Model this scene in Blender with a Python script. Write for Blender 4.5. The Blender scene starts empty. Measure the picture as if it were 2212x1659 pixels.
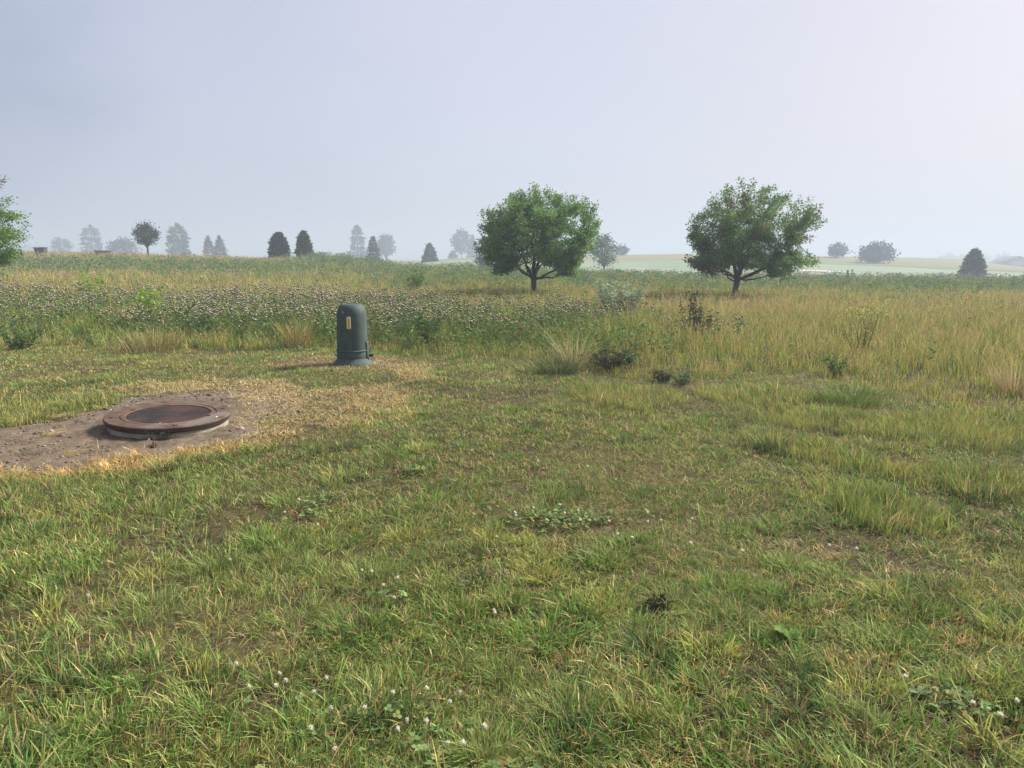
import bpy, math, random
import numpy as np
from mathutils import Vector, Matrix

rng = np.random.default_rng(7)
random.seed(7)
scene = bpy.context.scene
COL = scene.collection

# ------------------------------------------------------------------ camera
CAM_H, FPX = 1.5, 731.0
PITCH = math.atan((384 - 258.4) / FPX)
cp, sp = math.cos(PITCH), math.sin(PITCH)
cam_data = bpy.data.cameras.new('camera')
cam = bpy.data.objects.new('camera', cam_data)
COL.objects.link(cam)
cam_data.sensor_width = 36.0
cam_data.lens = FPX / 1024 * 36.0
cam_data.clip_start = 0.05
cam_data.clip_end = 6000
cam.location = (0, 0, CAM_H)
cam.rotation_euler = (math.pi / 2 - PITCH, 0, 0)
scene.camera = cam

# ------------------------------------------------------------------ sky, sun, exposure
SUN_EL, SUN_AZ = math.radians(38), math.radians(62)      # azimuth measured from +Y towards +X
world = bpy.data.worlds.new('World')
scene.world = world
world.use_nodes = True
wn = world.node_tree
wn.nodes.clear()
sky = wn.nodes.new('ShaderNodeTexSky')
sky.sky_type = 'NISHITA'
sky.sun_disc = False
sky.sun_elevation = SUN_EL
sky.sun_rotation = SUN_AZ
sky.air_density = 1.0
sky.dust_density = 4.5
sky.ozone_density = 1.5
bg = wn.nodes.new('ShaderNodeBackground')
bg.inputs['Strength'].default_value = 0.11
wo = wn.nodes.new('ShaderNodeOutputWorld')
tcw = wn.nodes.new('ShaderNodeTexCoord')               # lit fog: greyer blue away from the sun, whiter towards it
sepw = wn.nodes.new('ShaderNodeSeparateXYZ')
mrw = wn.nodes.new('ShaderNodeMapRange')
mrw.inputs[1].default_value = -1; mrw.inputs[2].default_value = 1
fogr = wn.nodes.new('ShaderNodeValToRGB')
fr_ = fogr.color_ramp
fr_.interpolation = 'EASE'
fr_.elements[0].position = .18; fr_.elements[0].color = (2.25 / 8, 2.60 / 8, 3.60 / 8, 1)
fr_.elements[1].position = .95; fr_.elements[1].color = (4.4 / 8, 4.0 / 8, 4.1 / 8, 1)
for p_, c_ in ((.36, (3.65, 3.8, 4.8)), (.52, (4.2, 4.25, 5.1)), (.78, (4.3, 4.05, 4.6))):
    e_ = fr_.elements.new(p_); e_.color = (c_[0] / 8, c_[1] / 8, c_[2] / 8, 1)
fsc = wn.nodes.new('ShaderNodeVectorMath'); fsc.operation = 'SCALE'; fsc.inputs['Scale'].default_value = 8 * .57
wn.links.new(tcw.outputs['Generated'], sepw.inputs[0]); wn.links.new(sepw.outputs[0], mrw.inputs[0])
nzw = wn.nodes.new('ShaderNodeTexNoise'); nzw.inputs['Scale'].default_value = 2.2; nzw.inputs['Detail'].default_value = 4; nzw.inputs['Roughness'].default_value = .55
mpw = wn.nodes.new('ShaderNodeMapping'); mpw.inputs['Scale'].default_value = (1, 1, 2.2)
wn.links.new(tcw.outputs['Generated'], mpw.inputs[0]); wn.links.new(mpw.outputs[0], nzw.inputs['Vector'])
maw = wn.nodes.new('ShaderNodeMath'); maw.operation = 'MULTIPLY_ADD'; maw.inputs[1].default_value = .30; maw.inputs[2].default_value = -.125
adw = wn.nodes.new('ShaderNodeMath'); adw.operation = 'ADD'
wn.links.new(nzw.outputs['Fac'], maw.inputs[0]); wn.links.new(maw.outputs[0], adw.inputs[0]); wn.links.new(mrw.outputs[0], adw.inputs[1])
wn.links.new(adw.outputs[0], fogr.inputs[0]); wn.links.new(fogr.outputs[0], fsc.inputs[0])
fog_sky = wn.nodes.new('ShaderNodeMix')
fog_sky.data_type = 'RGBA'
fog_sky.inputs['Factor'].default_value = 0.88
wn.links.new(fsc.outputs[0], fog_sky.inputs[7])
wn.links.new(sky.outputs[0], fog_sky.inputs[6])
wn.links.new(fog_sky.outputs[2], bg.inputs['Color'])
wn.links.new(bg.outputs[0], wo.inputs['Surface'])

sd = bpy.data.lights.new('sun', 'SUN')
sd.energy = 4.3
sd.angle = math.radians(13)
sd.color = (1.0, 0.95, 0.87)
sun = bpy.data.objects.new('sun', sd)
COL.objects.link(sun)
sdir = Vector((math.sin(SUN_AZ) * math.cos(SUN_EL), math.cos(SUN_AZ) * math.cos(SUN_EL), math.sin(SUN_EL)))
sun.rotation_euler = sdir.to_track_quat('Z', 'Y').to_euler()
sun.location = (60, 40, 60)

vs = scene.view_settings
vs.view_transform = 'Standard'
vs.look = 'None'
vs.gamma = 1.0
vs.exposure = 1.28
scene.cycles.max_bounces = 6
scene.cycles.diffuse_bounces = 3
scene.cycles.transmission_bounces = 3
scene.cycles.volume_bounces = 3
scene.cycles.transparent_max_bounces = 4
scene.cycles.caustics_reflective = False
scene.cycles.caustics_refractive = False

HAZE_DENSITY = 0.0026

# ------------------------------------------------------------------ picture <-> place (reference grid 2212 x 1659)
K = 1024 / 2212.0


def ray(dx, dy):
    u = (dx * K - 512) / FPX
    v = (384 - dy * K) / FPX
    return u, cp + v * sp, v * cp - sp


def at(dx, dy, Y):
    X, Yd, Z = ray(dx, dy)
    t = Y / Yd
    return np.array((X * t, Y, CAM_H + Z * t))


def gp(dx, dy, z=0.0):
    X, Yd, Z = ray(dx, dy)
    t = (z - CAM_H) / Z
    return np.array((X * t, Yd * t))


def proj(X, Y, Z):
    d = Y * cp - (Z - CAM_H) * sp
    d = np.maximum(d, 0.05)
    v = Y * sp + (Z - CAM_H) * cp
    return (512 + FPX * X / d) / K, (384 - FPX * v / d) / K


def zt(dy, Y):
    return float(at(1106, dy, Y)[2])


# ------------------------------------------------------------------ noise
def _hash(ix, iy, seed):
    h = (ix.astype(np.int64) * 374761393 + iy.astype(np.int64) * 668265263 + seed * 982451653) & 0xffffffff
    h = ((h ^ (h >> 13)) * 1274126177) & 0xffffffff
    return ((h ^ (h >> 16)) & 0xffff) / 65535.0


def vnoise(x, y, seed=0):
    x = np.asarray(x, float); y = np.asarray(y, float)
    ix = np.floor(x); iy = np.floor(y)
    fx = x - ix; fy = y - iy
    fx = fx * fx * (3 - 2 * fx); fy = fy * fy * (3 - 2 * fy)
    a = _hash(ix, iy, seed); b = _hash(ix + 1, iy, seed)
    c = _hash(ix, iy + 1, seed); d = _hash(ix + 1, iy + 1, seed)
    return (a * (1 - fx) + b * fx) * (1 - fy) + (c * (1 - fx) + d * fx) * fy


def fbm(x, y, seed=0, oct=3):
    s = 0; a = 0.5; t = 0
    for o in range(oct):
        s = s + a * vnoise(x * 2 ** o, y * 2 ** o, seed + o * 17); t += a; a *= 0.5
    return s / t


def sstep(a, b, x):
    t = np.clip((x - a) / (b - a), 0, 1)
    return t * t * (3 - 2 * t)


def poly_sdf(x, y, poly):
    """signed distance, negative inside"""
    x = np.asarray(x, float); y = np.asarray(y, float)
    p = np.asarray(poly, float); n = len(p)
    d = np.full(x.shape, 1e9); ins = np.zeros(x.shape, bool)
    for i in range(n):
        ax, ay = p[i]; bx, by = p[(i + 1) % n]
        ex, ey = bx - ax, by - ay
        t = np.clip(((x - ax) * ex + (y - ay) * ey) / (ex * ex + ey * ey + 1e-12), 0, 1)
        d = np.minimum(d, np.hypot(x - ax - t * ex, y - ay - t * ey))
        c = ((ay > y) != (by > y))
        with np.errstate(divide='ignore', invalid='ignore'):
            xi = ax + (y - ay) * ex / (ey if abs(ey) > 1e-12 else 1e-12)
        ins ^= c & (x < xi)
    return np.where(ins, -d, d)


def gpoly(pts):
    return [gp(a, b) for a, b in pts]


# ------------------------------------------------------------------ terrain heights
HC = np.array([-500, 0, 200, 400, 560, 640, 720, 800, 870, 1000, 1300, 1500, 1750, 1900, 2060, 2212, 2700], float)
FAR = 1.2
FARH = .78
HY = np.array([0, 16, 30, 58, 80, 130 * FARH, 230 * FARH, 275 * FARH, 350 * FARH, 2600], float)
ridge = [538, 541, 543, 549, 554, 551, 548, 556, 566]


def _col(i):
    c = HC[i]
    if i <= 8:
        r = zt(ridge[i], 80) - 0.36
        lf = 1 - i / 11.0
        return [0, 0, .10 * lf, r * 0.52, r, r * .72 - .1, .3, .3, 0, 0]
    e58 = np.interp(c, [1000, 1300, 1500, 1750, 1900, 2212, 2700], [571, 580, 588, 590, 592, 597, 600])
    f230 = np.interp(c, [1000, 1300, 1500, 1750, 1900, 2212, 2700], [559, 564, 564, 566, 570, 582, 585])
    h275 = np.interp(c, [1000, 1300, 1450, 1600, 1750, 1900, 2056, 2110, 2212, 2700], [557, 551, 548, 549, 553, 555, 558, 568, 576, 578])
    g58 = zt(e58, 58) - .42
    return [0, 0, g58 * .30, g58, g58 - .9, zt(e58 - 1.5, 130 * FARH) - .2, zt(f230, 230 * FARH), zt(h275, 275 * FARH), zt(h275 + 6, 350 * FARH), 0]


HT = np.array([_col(i) for i in range(len(HC))])
CU = (HC * K - 512) / FPX / (cp + math.tan(PITCH) * sp)      # tan of azimuth at the horizon


def ground_z(X, Y):
    X = np.asarray(X, float); Y = np.asarray(Y, float)
    Yc = np.maximum(Y, 1e-3)
    u = np.clip(X / np.maximum(Yc, 8.0), CU[0], CU[-1] - 1e-6)
    i = np.clip(np.searchsorted(CU, u) - 1, 0, len(CU) - 2)
    s = (u - CU[i]) / (CU[i + 1] - CU[i]); s = np.clip(s, 0, 1); s = s * s * (3 - 2 * s) * .5 + s * .5
    yy = np.clip(Yc, 0, 2599.9)
    j = np.clip(np.searchsorted(HY, yy) - 1, 0, len(HY) - 2)
    t = (yy - HY[j]) / (HY[j + 1] - HY[j]); t = t * t * (3 - 2 * t) * .6 + t * .4
    z = (HT[i, j] * (1 - s) + HT[i + 1, j] * s) * (1 - t) + (HT[i, j + 1] * (1 - s) + HT[i + 1, j + 1] * s) * t
    z = z + (fbm(X / 1.7, Y / 1.7, 5) - .5) * .05 + (fbm(X / .35, Y / .35, 9, 2) - .5) * .022
    return z


# ------------------------------------------------------------------ mesh helpers
class MB:
    def __init__(self):
        self.v = []; self.f3 = []; self.f4 = []; self.c = []; self.n = 0

    def add(self, v, f3=None, f4=None, c=None):
        v = np.asarray(v, float).reshape(-1, 3)
        if f3 is not None and len(f3): self.f3.append(np.asarray(f3, np.int64).reshape(-1, 3) + self.n)
        if f4 is not None and len(f4): self.f4.append(np.asarray(f4, np.int64).reshape(-1, 4) + self.n)
        if c is None: c = np.ones((len(v), 3)) * .5
        c = np.asarray(c, float)
        if c.ndim == 1: c = np.tile(c, (len(v), 1))
        self.v.append(v); self.c.append(c); self.n += len(v)

    def build(self, name, mat, parent=None, smooth=False, sharp=None):
        v = np.concatenate(self.v); c = np.concatenate(self.c)
        f3 = np.concatenate(self.f3) if self.f3 else np.zeros((0, 3), np.int64)
        f4 = np.concatenate(self.f4) if self.f4 else np.zeros((0, 4), np.int64)
        me = bpy.data.meshes.new(name)
        me.vertices.add(len(v)); me.vertices.foreach_set('co', v.astype(np.float32).ravel())
        nl = f3.size + f4.size
        me.loops.add(nl)
        me.loops.foreach_set('vertex_index', np.concatenate([f3.ravel(), f4.ravel()]).astype(np.int32))
        me.polygons.add(len(f3) + len(f4))
        st = np.concatenate([np.arange(len(f3)) * 3, f3.size + np.arange(len(f4)) * 4]).astype(np.int32)
        me.polygons.foreach_set('loop_start', st)
        if smooth: me.polygons.foreach_set('use_smooth', np.ones(len(st), bool))
        a = me.color_attributes.new('Col', 'FLOAT_COLOR', 'POINT')
        a.data.foreach_set('color', np.concatenate([c, np.ones((len(c), 1))], 1).astype(np.float32).ravel())
        me.update(calc_edges=True)
        me.validate()
        if mat: me.materials.append(mat)
        if sharp is not None:
            try: me.set_sharp_from_angle(angle=sharp)
            except Exception: pass
        o = bpy.data.objects.new(name, me)
        COL.objects.link(o)
        if parent: o.parent = parent
        return o


def tag(o, label=None, cat=None, group=None, kind=None):
    if label: o['label'] = label
    if cat: o['category'] = cat
    if group: o['group'] = group
    if kind: o['kind'] = kind
    return o


def empty(name, loc, rz=0):
    o = bpy.data.objects.new(name, None)
    COL.objects.link(o); o.location = loc; o.rotation_euler = (0, 0, rz)
    o.empty_display_size = .2
    return o


def add_blades(mb, P, h, w, az, lean, col0, col1, S=2, droop=.35, twist=None):
    """ribbon blades: P base (n,3)"""
    n = len(P)
    if n == 0: return
    h = np.broadcast_to(h, n); w = np.broadcast_to(w, n); lean = np.broadcast_to(lean, n)
    fa = rng.uniform(0, 2 * np.pi, n) if twist is None else twist
    side = np.stack([np.cos(fa), np.sin(fa), np.zeros(n)], 1)
    ld = np.stack([np.cos(az), np.sin(az), np.zeros(n)], 1)
    rows = []; cols = []
    nv = 2 * S + 1
    V = np.zeros((n, nv, 3)); C = np.zeros((n, nv, 3))
    for k in range(S + 1):
        t = k / S
        c = P + ld * (h * lean * t ** 1.6)[:, None]
        c[:, 2] += h * (t - droop * np.minimum(lean, 1.6) * t * t * .6)
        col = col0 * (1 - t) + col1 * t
        if k < S:
            ww = (w * (1 - .45 * t * t) * .5)[:, None]
            V[:, 2 * k] = c - side * ww; V[:, 2 * k + 1] = c + side * ww
            C[:, 2 * k] = col; C[:, 2 * k + 1] = col
        else:
            V[:, 2 * S] = c; C[:, 2 * S] = col
    base = np.arange(n)[:, None] * nv
    f4 = [base + np.array([[2 * k, 2 * k + 1, 2 * k + 3, 2 * k + 2]]) for k in range(S - 1)]
    f3 = base + np.array([[2 * S - 2, 2 * S - 1, 2 * S]])
    mb.add(V.reshape(-1, 3), f3, np.concatenate(f4) if f4 else None, C.reshape(-1, 3))


def add_leaves(mb, P, D, size, ratio, col, up=None):
    """folded diamond leaves at P pointing along D"""
    n = len(P)
    if n == 0: return
    D = D / (np.linalg.norm(D, axis=1, keepdims=True) + 1e-9)
    R = rng.normal(size=(n, 3))
    if up is not None: R[:, 2] += up
    S = np.cross(D, R); S /= (np.linalg.norm(S, axis=1, keepdims=True) + 1e-9)
    N = np.cross(S, D)
    s = np.broadcast_to(size, n)[:, None]
    V = np.stack([P, P + D * s * .5 + S * s * ratio * .5 + N * s * .08, P + D * s, P + D * s * .5 - S * s * ratio * .5 + N * s * .08], 1)
    b = np.arange(n)[:, None] * 4
    f3 = np.concatenate([b + np.array([[0, 1, 2]]), b + np.array([[0, 2, 3]])])
    mb.add(V.reshape(-1, 3), f3, None, np.repeat(col, 4, axis=0))


def add_tube(mb, pts, radii, col, sides=6):
    pts = np.asarray(pts, float); n = len(pts)
    tang = np.gradient(pts, axis=0); tang /= (np.linalg.norm(tang, axis=1, keepdims=True) + 1e-9)
    a = np.array([0.31, 0.87, 0.2]) if abs(tang[0][2]) > .5 else np.array([0, 0, 1.0])
    V = []
    for i in range(n):
        s = np.cross(tang[i], a); s /= np.linalg.norm(s) + 1e-9
        b = np.cross(tang[i], s)
        th = np.arange(sides) / sides * 2 * np.pi
        V.append(pts[i] + radii[i] * (np.cos(th)[:, None] * s + np.sin(th)[:, None] * b))
    V.append(pts[-1:] )
    V = np.concatenate(V)
    f4 = []
    for i in range(n - 1):
        for k in range(sides):
            f4.append((i * sides + k, i * sides + (k + 1) % sides, (i + 1) * sides + (k + 1) % sides, (i + 1) * sides + k))
    f3 = [((n - 1) * sides + k, (n - 1) * sides + (k + 1) % sides, n * sides) for k in range(sides)]
    mb.add(V, f3, f4, col)


def add_lathe(mb, prof, seg=64, center=(0, 0, 0), col=(.5, .5, .5), a0=0, a1=2 * math.pi, closed=True, sx=1.0):
    prof = np.asarray(prof, float); n = len(prof)
    m = seg if closed else seg + 1
    th = a0 + (a1 - a0) * np.arange(m) / seg
    V = np.stack([np.outer(prof[:, 0], np.cos(th)) * sx, np.outer(prof[:, 0], np.sin(th)), np.repeat(prof[:, 1:2], m, 1)], 2)
    V = V.reshape(-1, 3) + np.asarray(center)
    f4 = []
    for i in range(n - 1):
        for k in range(seg):
            k2 = (k + 1) % m if closed else k + 1
            f4.append((i * m + k, i * m + k2, (i + 1) * m + k2, (i + 1) * m + k))
    mb.add(V, None, f4, col)


def add_box(mb, c, s, col=(.5, .5, .5), rz=0, bev=0.0):
    c = np.asarray(c, float); hx, hy, hz = np.asarray(s, float) / 2
    b = min(bev, hx * .9, hy * .9, hz * .9)
    if b <= 0: b = min(hx, hy, hz) * .06
    # chamfered box: 24 verts
    V = []; idx = {}
    for sx_ in (-1, 1):
        for sy_ in (-1, 1):
            for sz_ in (-1, 1):
                for ax in range(3):
                    p = [sx_ * (hx - b), sy_ * (hy - b), sz_ * (hz - b)]
                    p[ax] = (sx_, sy_, sz_)[ax] * (hx, hy, hz)[ax]
                    idx[(sx_, sy_, sz_, ax)] = len(V); V.append(p)
    f4 = []; f3 = []
    for ax in range(3):
        o1, o2 = [a for a in range(3) if a != ax]
        for s0 in (-1, 1):
            q = []
            for (i, j) in ((-1, -1), (1, -1), (1, 1), (-1, 1)):
                k = [0, 0, 0]; k[ax] = s0; k[o1] = i; k[o2] = j
                q.append(idx[(k[0], k[1], k[2], ax)])
            f4.append(q)
    for ax in range(3):      # edges along ax
        o1, o2 = [a for a in range(3) if a != ax]
        for i in (-1, 1):
            for j in (-1, 1):
                k0 = [0, 0, 0]; k1 = [0, 0, 0]
                k0[ax] = -1; k1[ax] = 1
                for k in (k0, k1): k[o1] = i; k[o2] = j
                f4.append([idx[(*k0, o1)], idx[(*k1, o1)], idx[(*k1, o2)], idx[(*k0, o2)]])
    for sx_ in (-1, 1):
        for sy_ in (-1, 1):
            for sz_ in (-1, 1):
                f3.append([idx[(sx_, sy_, sz_, a)] for a in range(3)])
    V = np.array(V)
    cr, sr = math.cos(rz), math.sin(rz)
    V = np.stack([V[:, 0] * cr - V[:, 1] * sr, V[:, 0] * sr + V[:, 1] * cr, V[:, 2]], 1) + c
    mb.add(V, f3, f4, col)


def fix_normals(o):
    import bmesh
    bm = bmesh.new(); bm.from_mesh(o.data)
    bmesh.ops.recalc_face_normals(bm, faces=bm.faces)
    bm.to_mesh(o.data); bm.free()
    return o


# ------------------------------------------------------------------ materials
def nodes_of(name):
    m = bpy.data.materials.new(name); m.use_nodes = True
    nt = m.node_tree; nt.nodes.clear()
    out = nt.nodes.new('ShaderNodeOutputMaterial')
    return m, nt, out


def N(nt, t, **kw):
    n = nt.nodes.new(t)
    for k, v in kw.items():
        if k in n.inputs: n.inputs[k].default_value = v
        else: setattr(n, k, v)
    return n


def plant_mat(name, transl=.35, rough=.55, spec=.25, tint=(1, 1, 1)):
    m, nt, out = nodes_of(name)
    at_ = N(nt, 'ShaderNodeAttribute', attribute_name='Col')
    b = N(nt, 'ShaderNodeBsdfPrincipled', Roughness=rough)
    b.inputs['Specular IOR Level'].default_value = spec
    tr = N(nt, 'ShaderNodeBsdfTranslucent')
    mx = N(nt, 'ShaderNodeMixShader'); mx.inputs[0].default_value = transl
    nt.links.new(at_.outputs['Color'], b.inputs['Base Color'])
    nt.links.new(at_.outputs['Color'], tr.inputs['Color'])
    nt.links.new(b.outputs[0], mx.inputs[1]); nt.links.new(tr.outputs[0], mx.inputs[2])
    nt.links.new(mx.outputs[0], out.inputs['Surface'])
    return m


def noise_mat(name, c1, c2, scale=8, rough=.8, bump=.3, detail=6, scale2=None, c3=None, bscale=None, spec=.3, metallic=0, obj=True, usecol=False, bdist=.02):
    m, nt, out = nodes_of(name)
    tc = N(nt, 'ShaderNodeTexCoord')
    nz = N(nt, 'ShaderNodeTexNoise'); nz.inputs['Scale'].default_value = scale; nz.inputs['Detail'].default_value = detail
    nt.links.new(tc.outputs['Object'], nz.inputs['Vector'])
    rp = N(nt, 'ShaderNodeValToRGB')
    rp.color_ramp.elements[0].position = .32; rp.color_ramp.elements[0].color = (*c1, 1)
    rp.color_ramp.elements[1].position = .68; rp.color_ramp.elements[1].color = (*c2, 1)
    nt.links.new(nz.outputs['Fac'], rp.inputs[0])
    colout = rp.outputs[0]
    if c3 is not None:
        n2 = N(nt, 'ShaderNodeTexNoise'); n2.inputs['Scale'].default_value = scale2 or scale * 4; n2.inputs['Detail'].default_value = 4
        nt.links.new(tc.outputs['Object'], n2.inputs['Vector'])
        r2 = N(nt, 'ShaderNodeValToRGB'); r2.color_ramp.elements[0].position = .52; r2.color_ramp.elements[1].position = .68
        nt.links.new(n2.outputs['Fac'], r2.inputs[0])
        mx = N(nt, 'ShaderNodeMix', data_type='RGBA')
        nt.links.new(r2.outputs[0], mx.inputs['Factor']); nt.links.new(colout, mx.inputs[6]); mx.inputs[7].default_value = (*c3, 1)
        colout = mx.outputs[2]
    if usecol:
        at_ = N(nt, 'ShaderNodeAttribute', attribute_name='Col')
        mm = N(nt, 'ShaderNodeMix', data_type='RGBA', blend_type='MULTIPLY'); mm.inputs['Factor'].default_value = 1
        nt.links.new(at_.outputs['Color'], mm.inputs[6]); nt.links.new(colout, mm.inputs[7]); colout = mm.outputs[2]
    b = N(nt, 'ShaderNodeBsdfPrincipled', Roughness=rough, Metallic=metallic)
    b.inputs['Specular IOR Level'].default_value = spec
    nt.links.new(colout, b.inputs['Base Color'])
    if bump > 0:
        n3 = N(nt, 'ShaderNodeTexNoise'); n3.inputs['Scale'].default_value = bscale or scale * 3; n3.inputs['Detail'].default_value = 8
        nt.links.new(tc.outputs['Object'], n3.inputs['Vector'])
        bp = N(nt, 'ShaderNodeBump'); bp.inputs['Strength'].default_value = bump; bp.inputs['Distance'].default_value = bdist
        nt.links.new(n3.outputs['Fac'], bp.inputs['Height']); nt.links.new(bp.outputs[0], b.inputs['Normal'])
    nt.links.new(b.outputs[0], out.inputs['Surface'])
    return m


M_grass = plant_mat('grass_blade', .28, .6, .18)
M_dry = plant_mat('dry_grass', .25, .7, .15)
M_leaf = plant_mat('tree_leaf', .32, .7, .10)
M_leaf_far = plant_mat('far_foliage', .2, .7, .15)
M_puff = plant_mat('seed_fluff', .3, .9, .05)
M_bark = noise_mat('bark', (.028, .022, .018), (.075, .062, .052), 14, .9, .6, bdist=.03)
M_ground = noise_mat('ground', (.55, .55, .55), (1.15, 1.1, 1.0), 9, .95, .5, usecol=True, spec=.1)
M_soil = noise_mat('soil', (.105, .079, .055), (.170, .130, .093), 3.2, .95, .6, c3=(.080, .056, .036), scale2=14, bscale=60, spec=.12, bdist=.012)
M_fair = noise_mat('fairway_turf', (.15, .20, .12), (.21, .25, .16), .05, .9, 0, spec=.1)
M_path = noise_mat('path_gravel', (.55, .52, .46), (.65, .61, .55), .3, .9, 0, spec=.1)

# ================================================================== SETTING
POLY_SOIL = gpoly([(-160, 950), (-60, 935), (30, 930), (120, 912), (185, 895), (240, 885), (270, 862), (330, 852), (420, 846), (520, 840), (620, 850), (655, 868), (640, 890), (560, 905), (556, 930), (540, 952), (470, 962), (400, 975), (345, 1000), (300, 985), (215, 1002), (110, 1022), (20, 1018), (-60, 1030), (-160, 1040)])
POLY_DEAD = gpoly([(255, 842), (330, 828), (450, 822), (600, 826), (655, 846), (700, 842), (800, 838), (858, 818), (862, 792), (930, 788), (942, 800), (925, 820), (860, 835), (880, 860), (900, 890), (880, 910), (760, 925), (660, 930), (560, 955), (540, 950), (515, 915), (505, 885), (480, 862), (420, 852), (330, 858)])
POLY_PED = gpoly([(560, 781), (640, 775), (720, 774), (800, 768), (850, 772), (870, 786), (840, 794), (760, 800), (690, 801), (640, 794), (585, 791)])
POLY_RIM = gpoly([(-160, 1030), (20, 1005), (120, 1010), (215, 990), (300, 972), (350, 992), (420, 965), (560, 940), (640, 930), (640, 945), (520, 975), (400, 1000), (330, 1025), (215, 1030), (100, 1040), (-160, 1060)])
STRIP_H = 1.3
STRIPS = [(gpoly([(1600, 950), (1680, 945), (1800, 975), (1950, 1010), (2100, 1020), (2400, 1045), (2400, 1100), (2212, 1095), (2100, 1085), (2020, 1060), (1900, 1030), (1760, 1010), (1660, 990)]), .055),
          (gpoly([(1740, 1050), (1850, 1055), (1960, 1080), (2060, 1110), (2080, 1150), (2000, 1165), (1900, 1155), (1800, 1110)]), .055),
          (gpoly([(1570, 870), (1700, 875), (1860, 900), (2212, 930), (2400, 960), (2400, 985), (2200, 985), (1900, 950), (1700, 925), (1600, 905)]), .05),
          (gpoly([(1210, 850), (1330, 838), (1450, 840), (1480, 870), (1400, 890), (1290, 888)]), .05),
          (gpoly([(1500, 845), (1600, 838), (1720, 845), (1830, 870), (1700, 880), (1560, 875)]), .05),
          (gpoly([(-200, 900), (0, 875), (130, 860), (240, 850), (262, 866), (232, 882), (150, 893), (40, 925), (-200, 950)]), .03),
          (gpoly([(1900, 905), (2100, 930), (2400, 960), (2400, 890), (2050, 885)]), .05)]
BND = np.array([(-900, 742), (0, 744), (200, 757), (420, 752), (560, 754), (700, 757), (940, 772), (1060, 778), (1150, 776), (1230, 792), (1330, 808), (1400, 822), (1500, 826), (1620, 815), (1760, 822), (1880, 838), (2000, 870), (2100, 885), (2212, 900), (2600, 950), (3200, 1000)], float)
MAN_C = gp(365, 894, .130)
PED_C = gp(763, 786, .0)


def mown(X, Y):
    """>0 inside the mown lawn (metres to its far edge)"""
    dx, dy = proj(X, Y, np.zeros_like(X))
    edge = np.interp(dx, BND[:, 0], BND[:, 1]) + (fbm(X * 1.3, Y * 1.3, 33) - .5) * 16
    ye = np.interp(dx, BND[:, 0], [gp(a, b)[1] for a, b in BND]) + (fbm(X * .9, Y * .9, 33) - .5) * .9
    return ye - Y


def build_ground():
    nr = 760
    r = np.concatenate([[0.02], np.geomspace(.4, 2500, nr)])
    az = np.concatenate([np.linspace(-50, 50, 420), np.linspace(52, 308, 90)]) * math.pi / 180
    R, A = np.meshgrid(r, az, indexing='ij')
    X = R * np.sin(A); Y = R * np.cos(A)
    Z = ground_z(X, Y)
    V = np.stack([X, Y, Z], 2).reshape(-1, 3)
    na = len(az)
    ii, kk = np.meshgrid(np.arange(nr), np.arange(na), indexing='ij')
    k2 = (kk + 1) % na
    f4 = np.stack([ii * na + k2, ii * na + kk, (ii + 1) * na + kk, (ii + 1) * na + k2], 2).reshape(-1, 4)
    x, y = V[:, 0], V[:, 1]
    m = mown(x, y)
    n = fbm(x * .8, y * .8, 3)[:, None]
    n2 = fbm(x / 14, y / 9, 4)[:, None]
    soil = np.array([.040, .031, .019]); thatch = np.array([.11, .088, .044]); green = np.array([.10, .125, .04])
    c = soil * (1 - n) + thatch * n
    t2 = sstep(8, 25, np.hypot(x, y))[:, None]
    tan = np.array([.21, .17, .075])
    cm = green * (1 - n2) + tan * n2
    c = c * (1 - t2) + cm * t2
    hill = sstep(150, 180, y)[:, None]; n2 = np.where(y[:, None] > 85, fbm(x / 90, y / 9, 4)[:, None], n2)
    c = c * (1 - hill) + (np.array([.27, .22, .11]) * (1 - n2) + np.array([.13, .19, .08]) * n2) * hill
    mb = MB(); mb.add(V, None, f4, c)
    o = mb.build('ground', M_ground, smooth=True)
    tag(o, 'wide grassy field rolling from the mown lot to far hills', 'ground', kind='structure')


build_ground()


def sheet(name, mat, X, Y, lift, label, cat, keep=None):
    ny, nx = X.shape
    Z = ground_z(X, Y) + lift
    V = np.stack([X, Y, Z], 2).reshape(-1, 3)
    ii, kk = np.meshgrid(np.arange(ny - 1), np.arange(nx - 1), indexing='ij')
    f4 = np.stack([ii * nx + kk, ii * nx + kk + 1, (ii + 1) * nx + kk + 1, (ii + 1) * nx + kk], 2).reshape(-1, 4)
    if keep is not None:
        kp = keep.ravel()[f4].all(1); f4 = f4[kp]
    mb = MB(); mb.add(V, None, f4)
    return tag(mb.build(name, mat, smooth=True), label, cat, kind='structure')


# fairway and pale cart path on the far side of the meadow
uu, yy = np.meshgrid(np.linspace(-.12, .75, 200), np.linspace(88, 180, 90))
FX = uu * yy; FY = yy
far_edge = np.interp(uu, [-.12, .0, .25, .45, .75], [165, 170, 168, 152, 130]) + 5 * (fbm(FX / 20, FY / 20, 8) - .5)
sheet('fairway', M_fair, FX, FY, .06, 'pale misty golf fairway beyond the meadow', 'fairway', keep=FY < far_edge)


def path_strip(pts, width, label, lift=.1):
    P = np.array([at(a, b, Y)[:2] for a, b, Y in pts])
    s = np.linspace(0, 1, 60); ss = np.linspace(0, 1, len(P))
    cx = np.interp(s, ss, P[:, 0]); cy = np.interp(s, ss, P[:, 1])
    X = np.stack([cx, cx], 0); Y = np.stack([cy - width / 2, cy + width / 2], 0)
    sheet('path', M_path, X, Y, lift, label, 'path')


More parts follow.
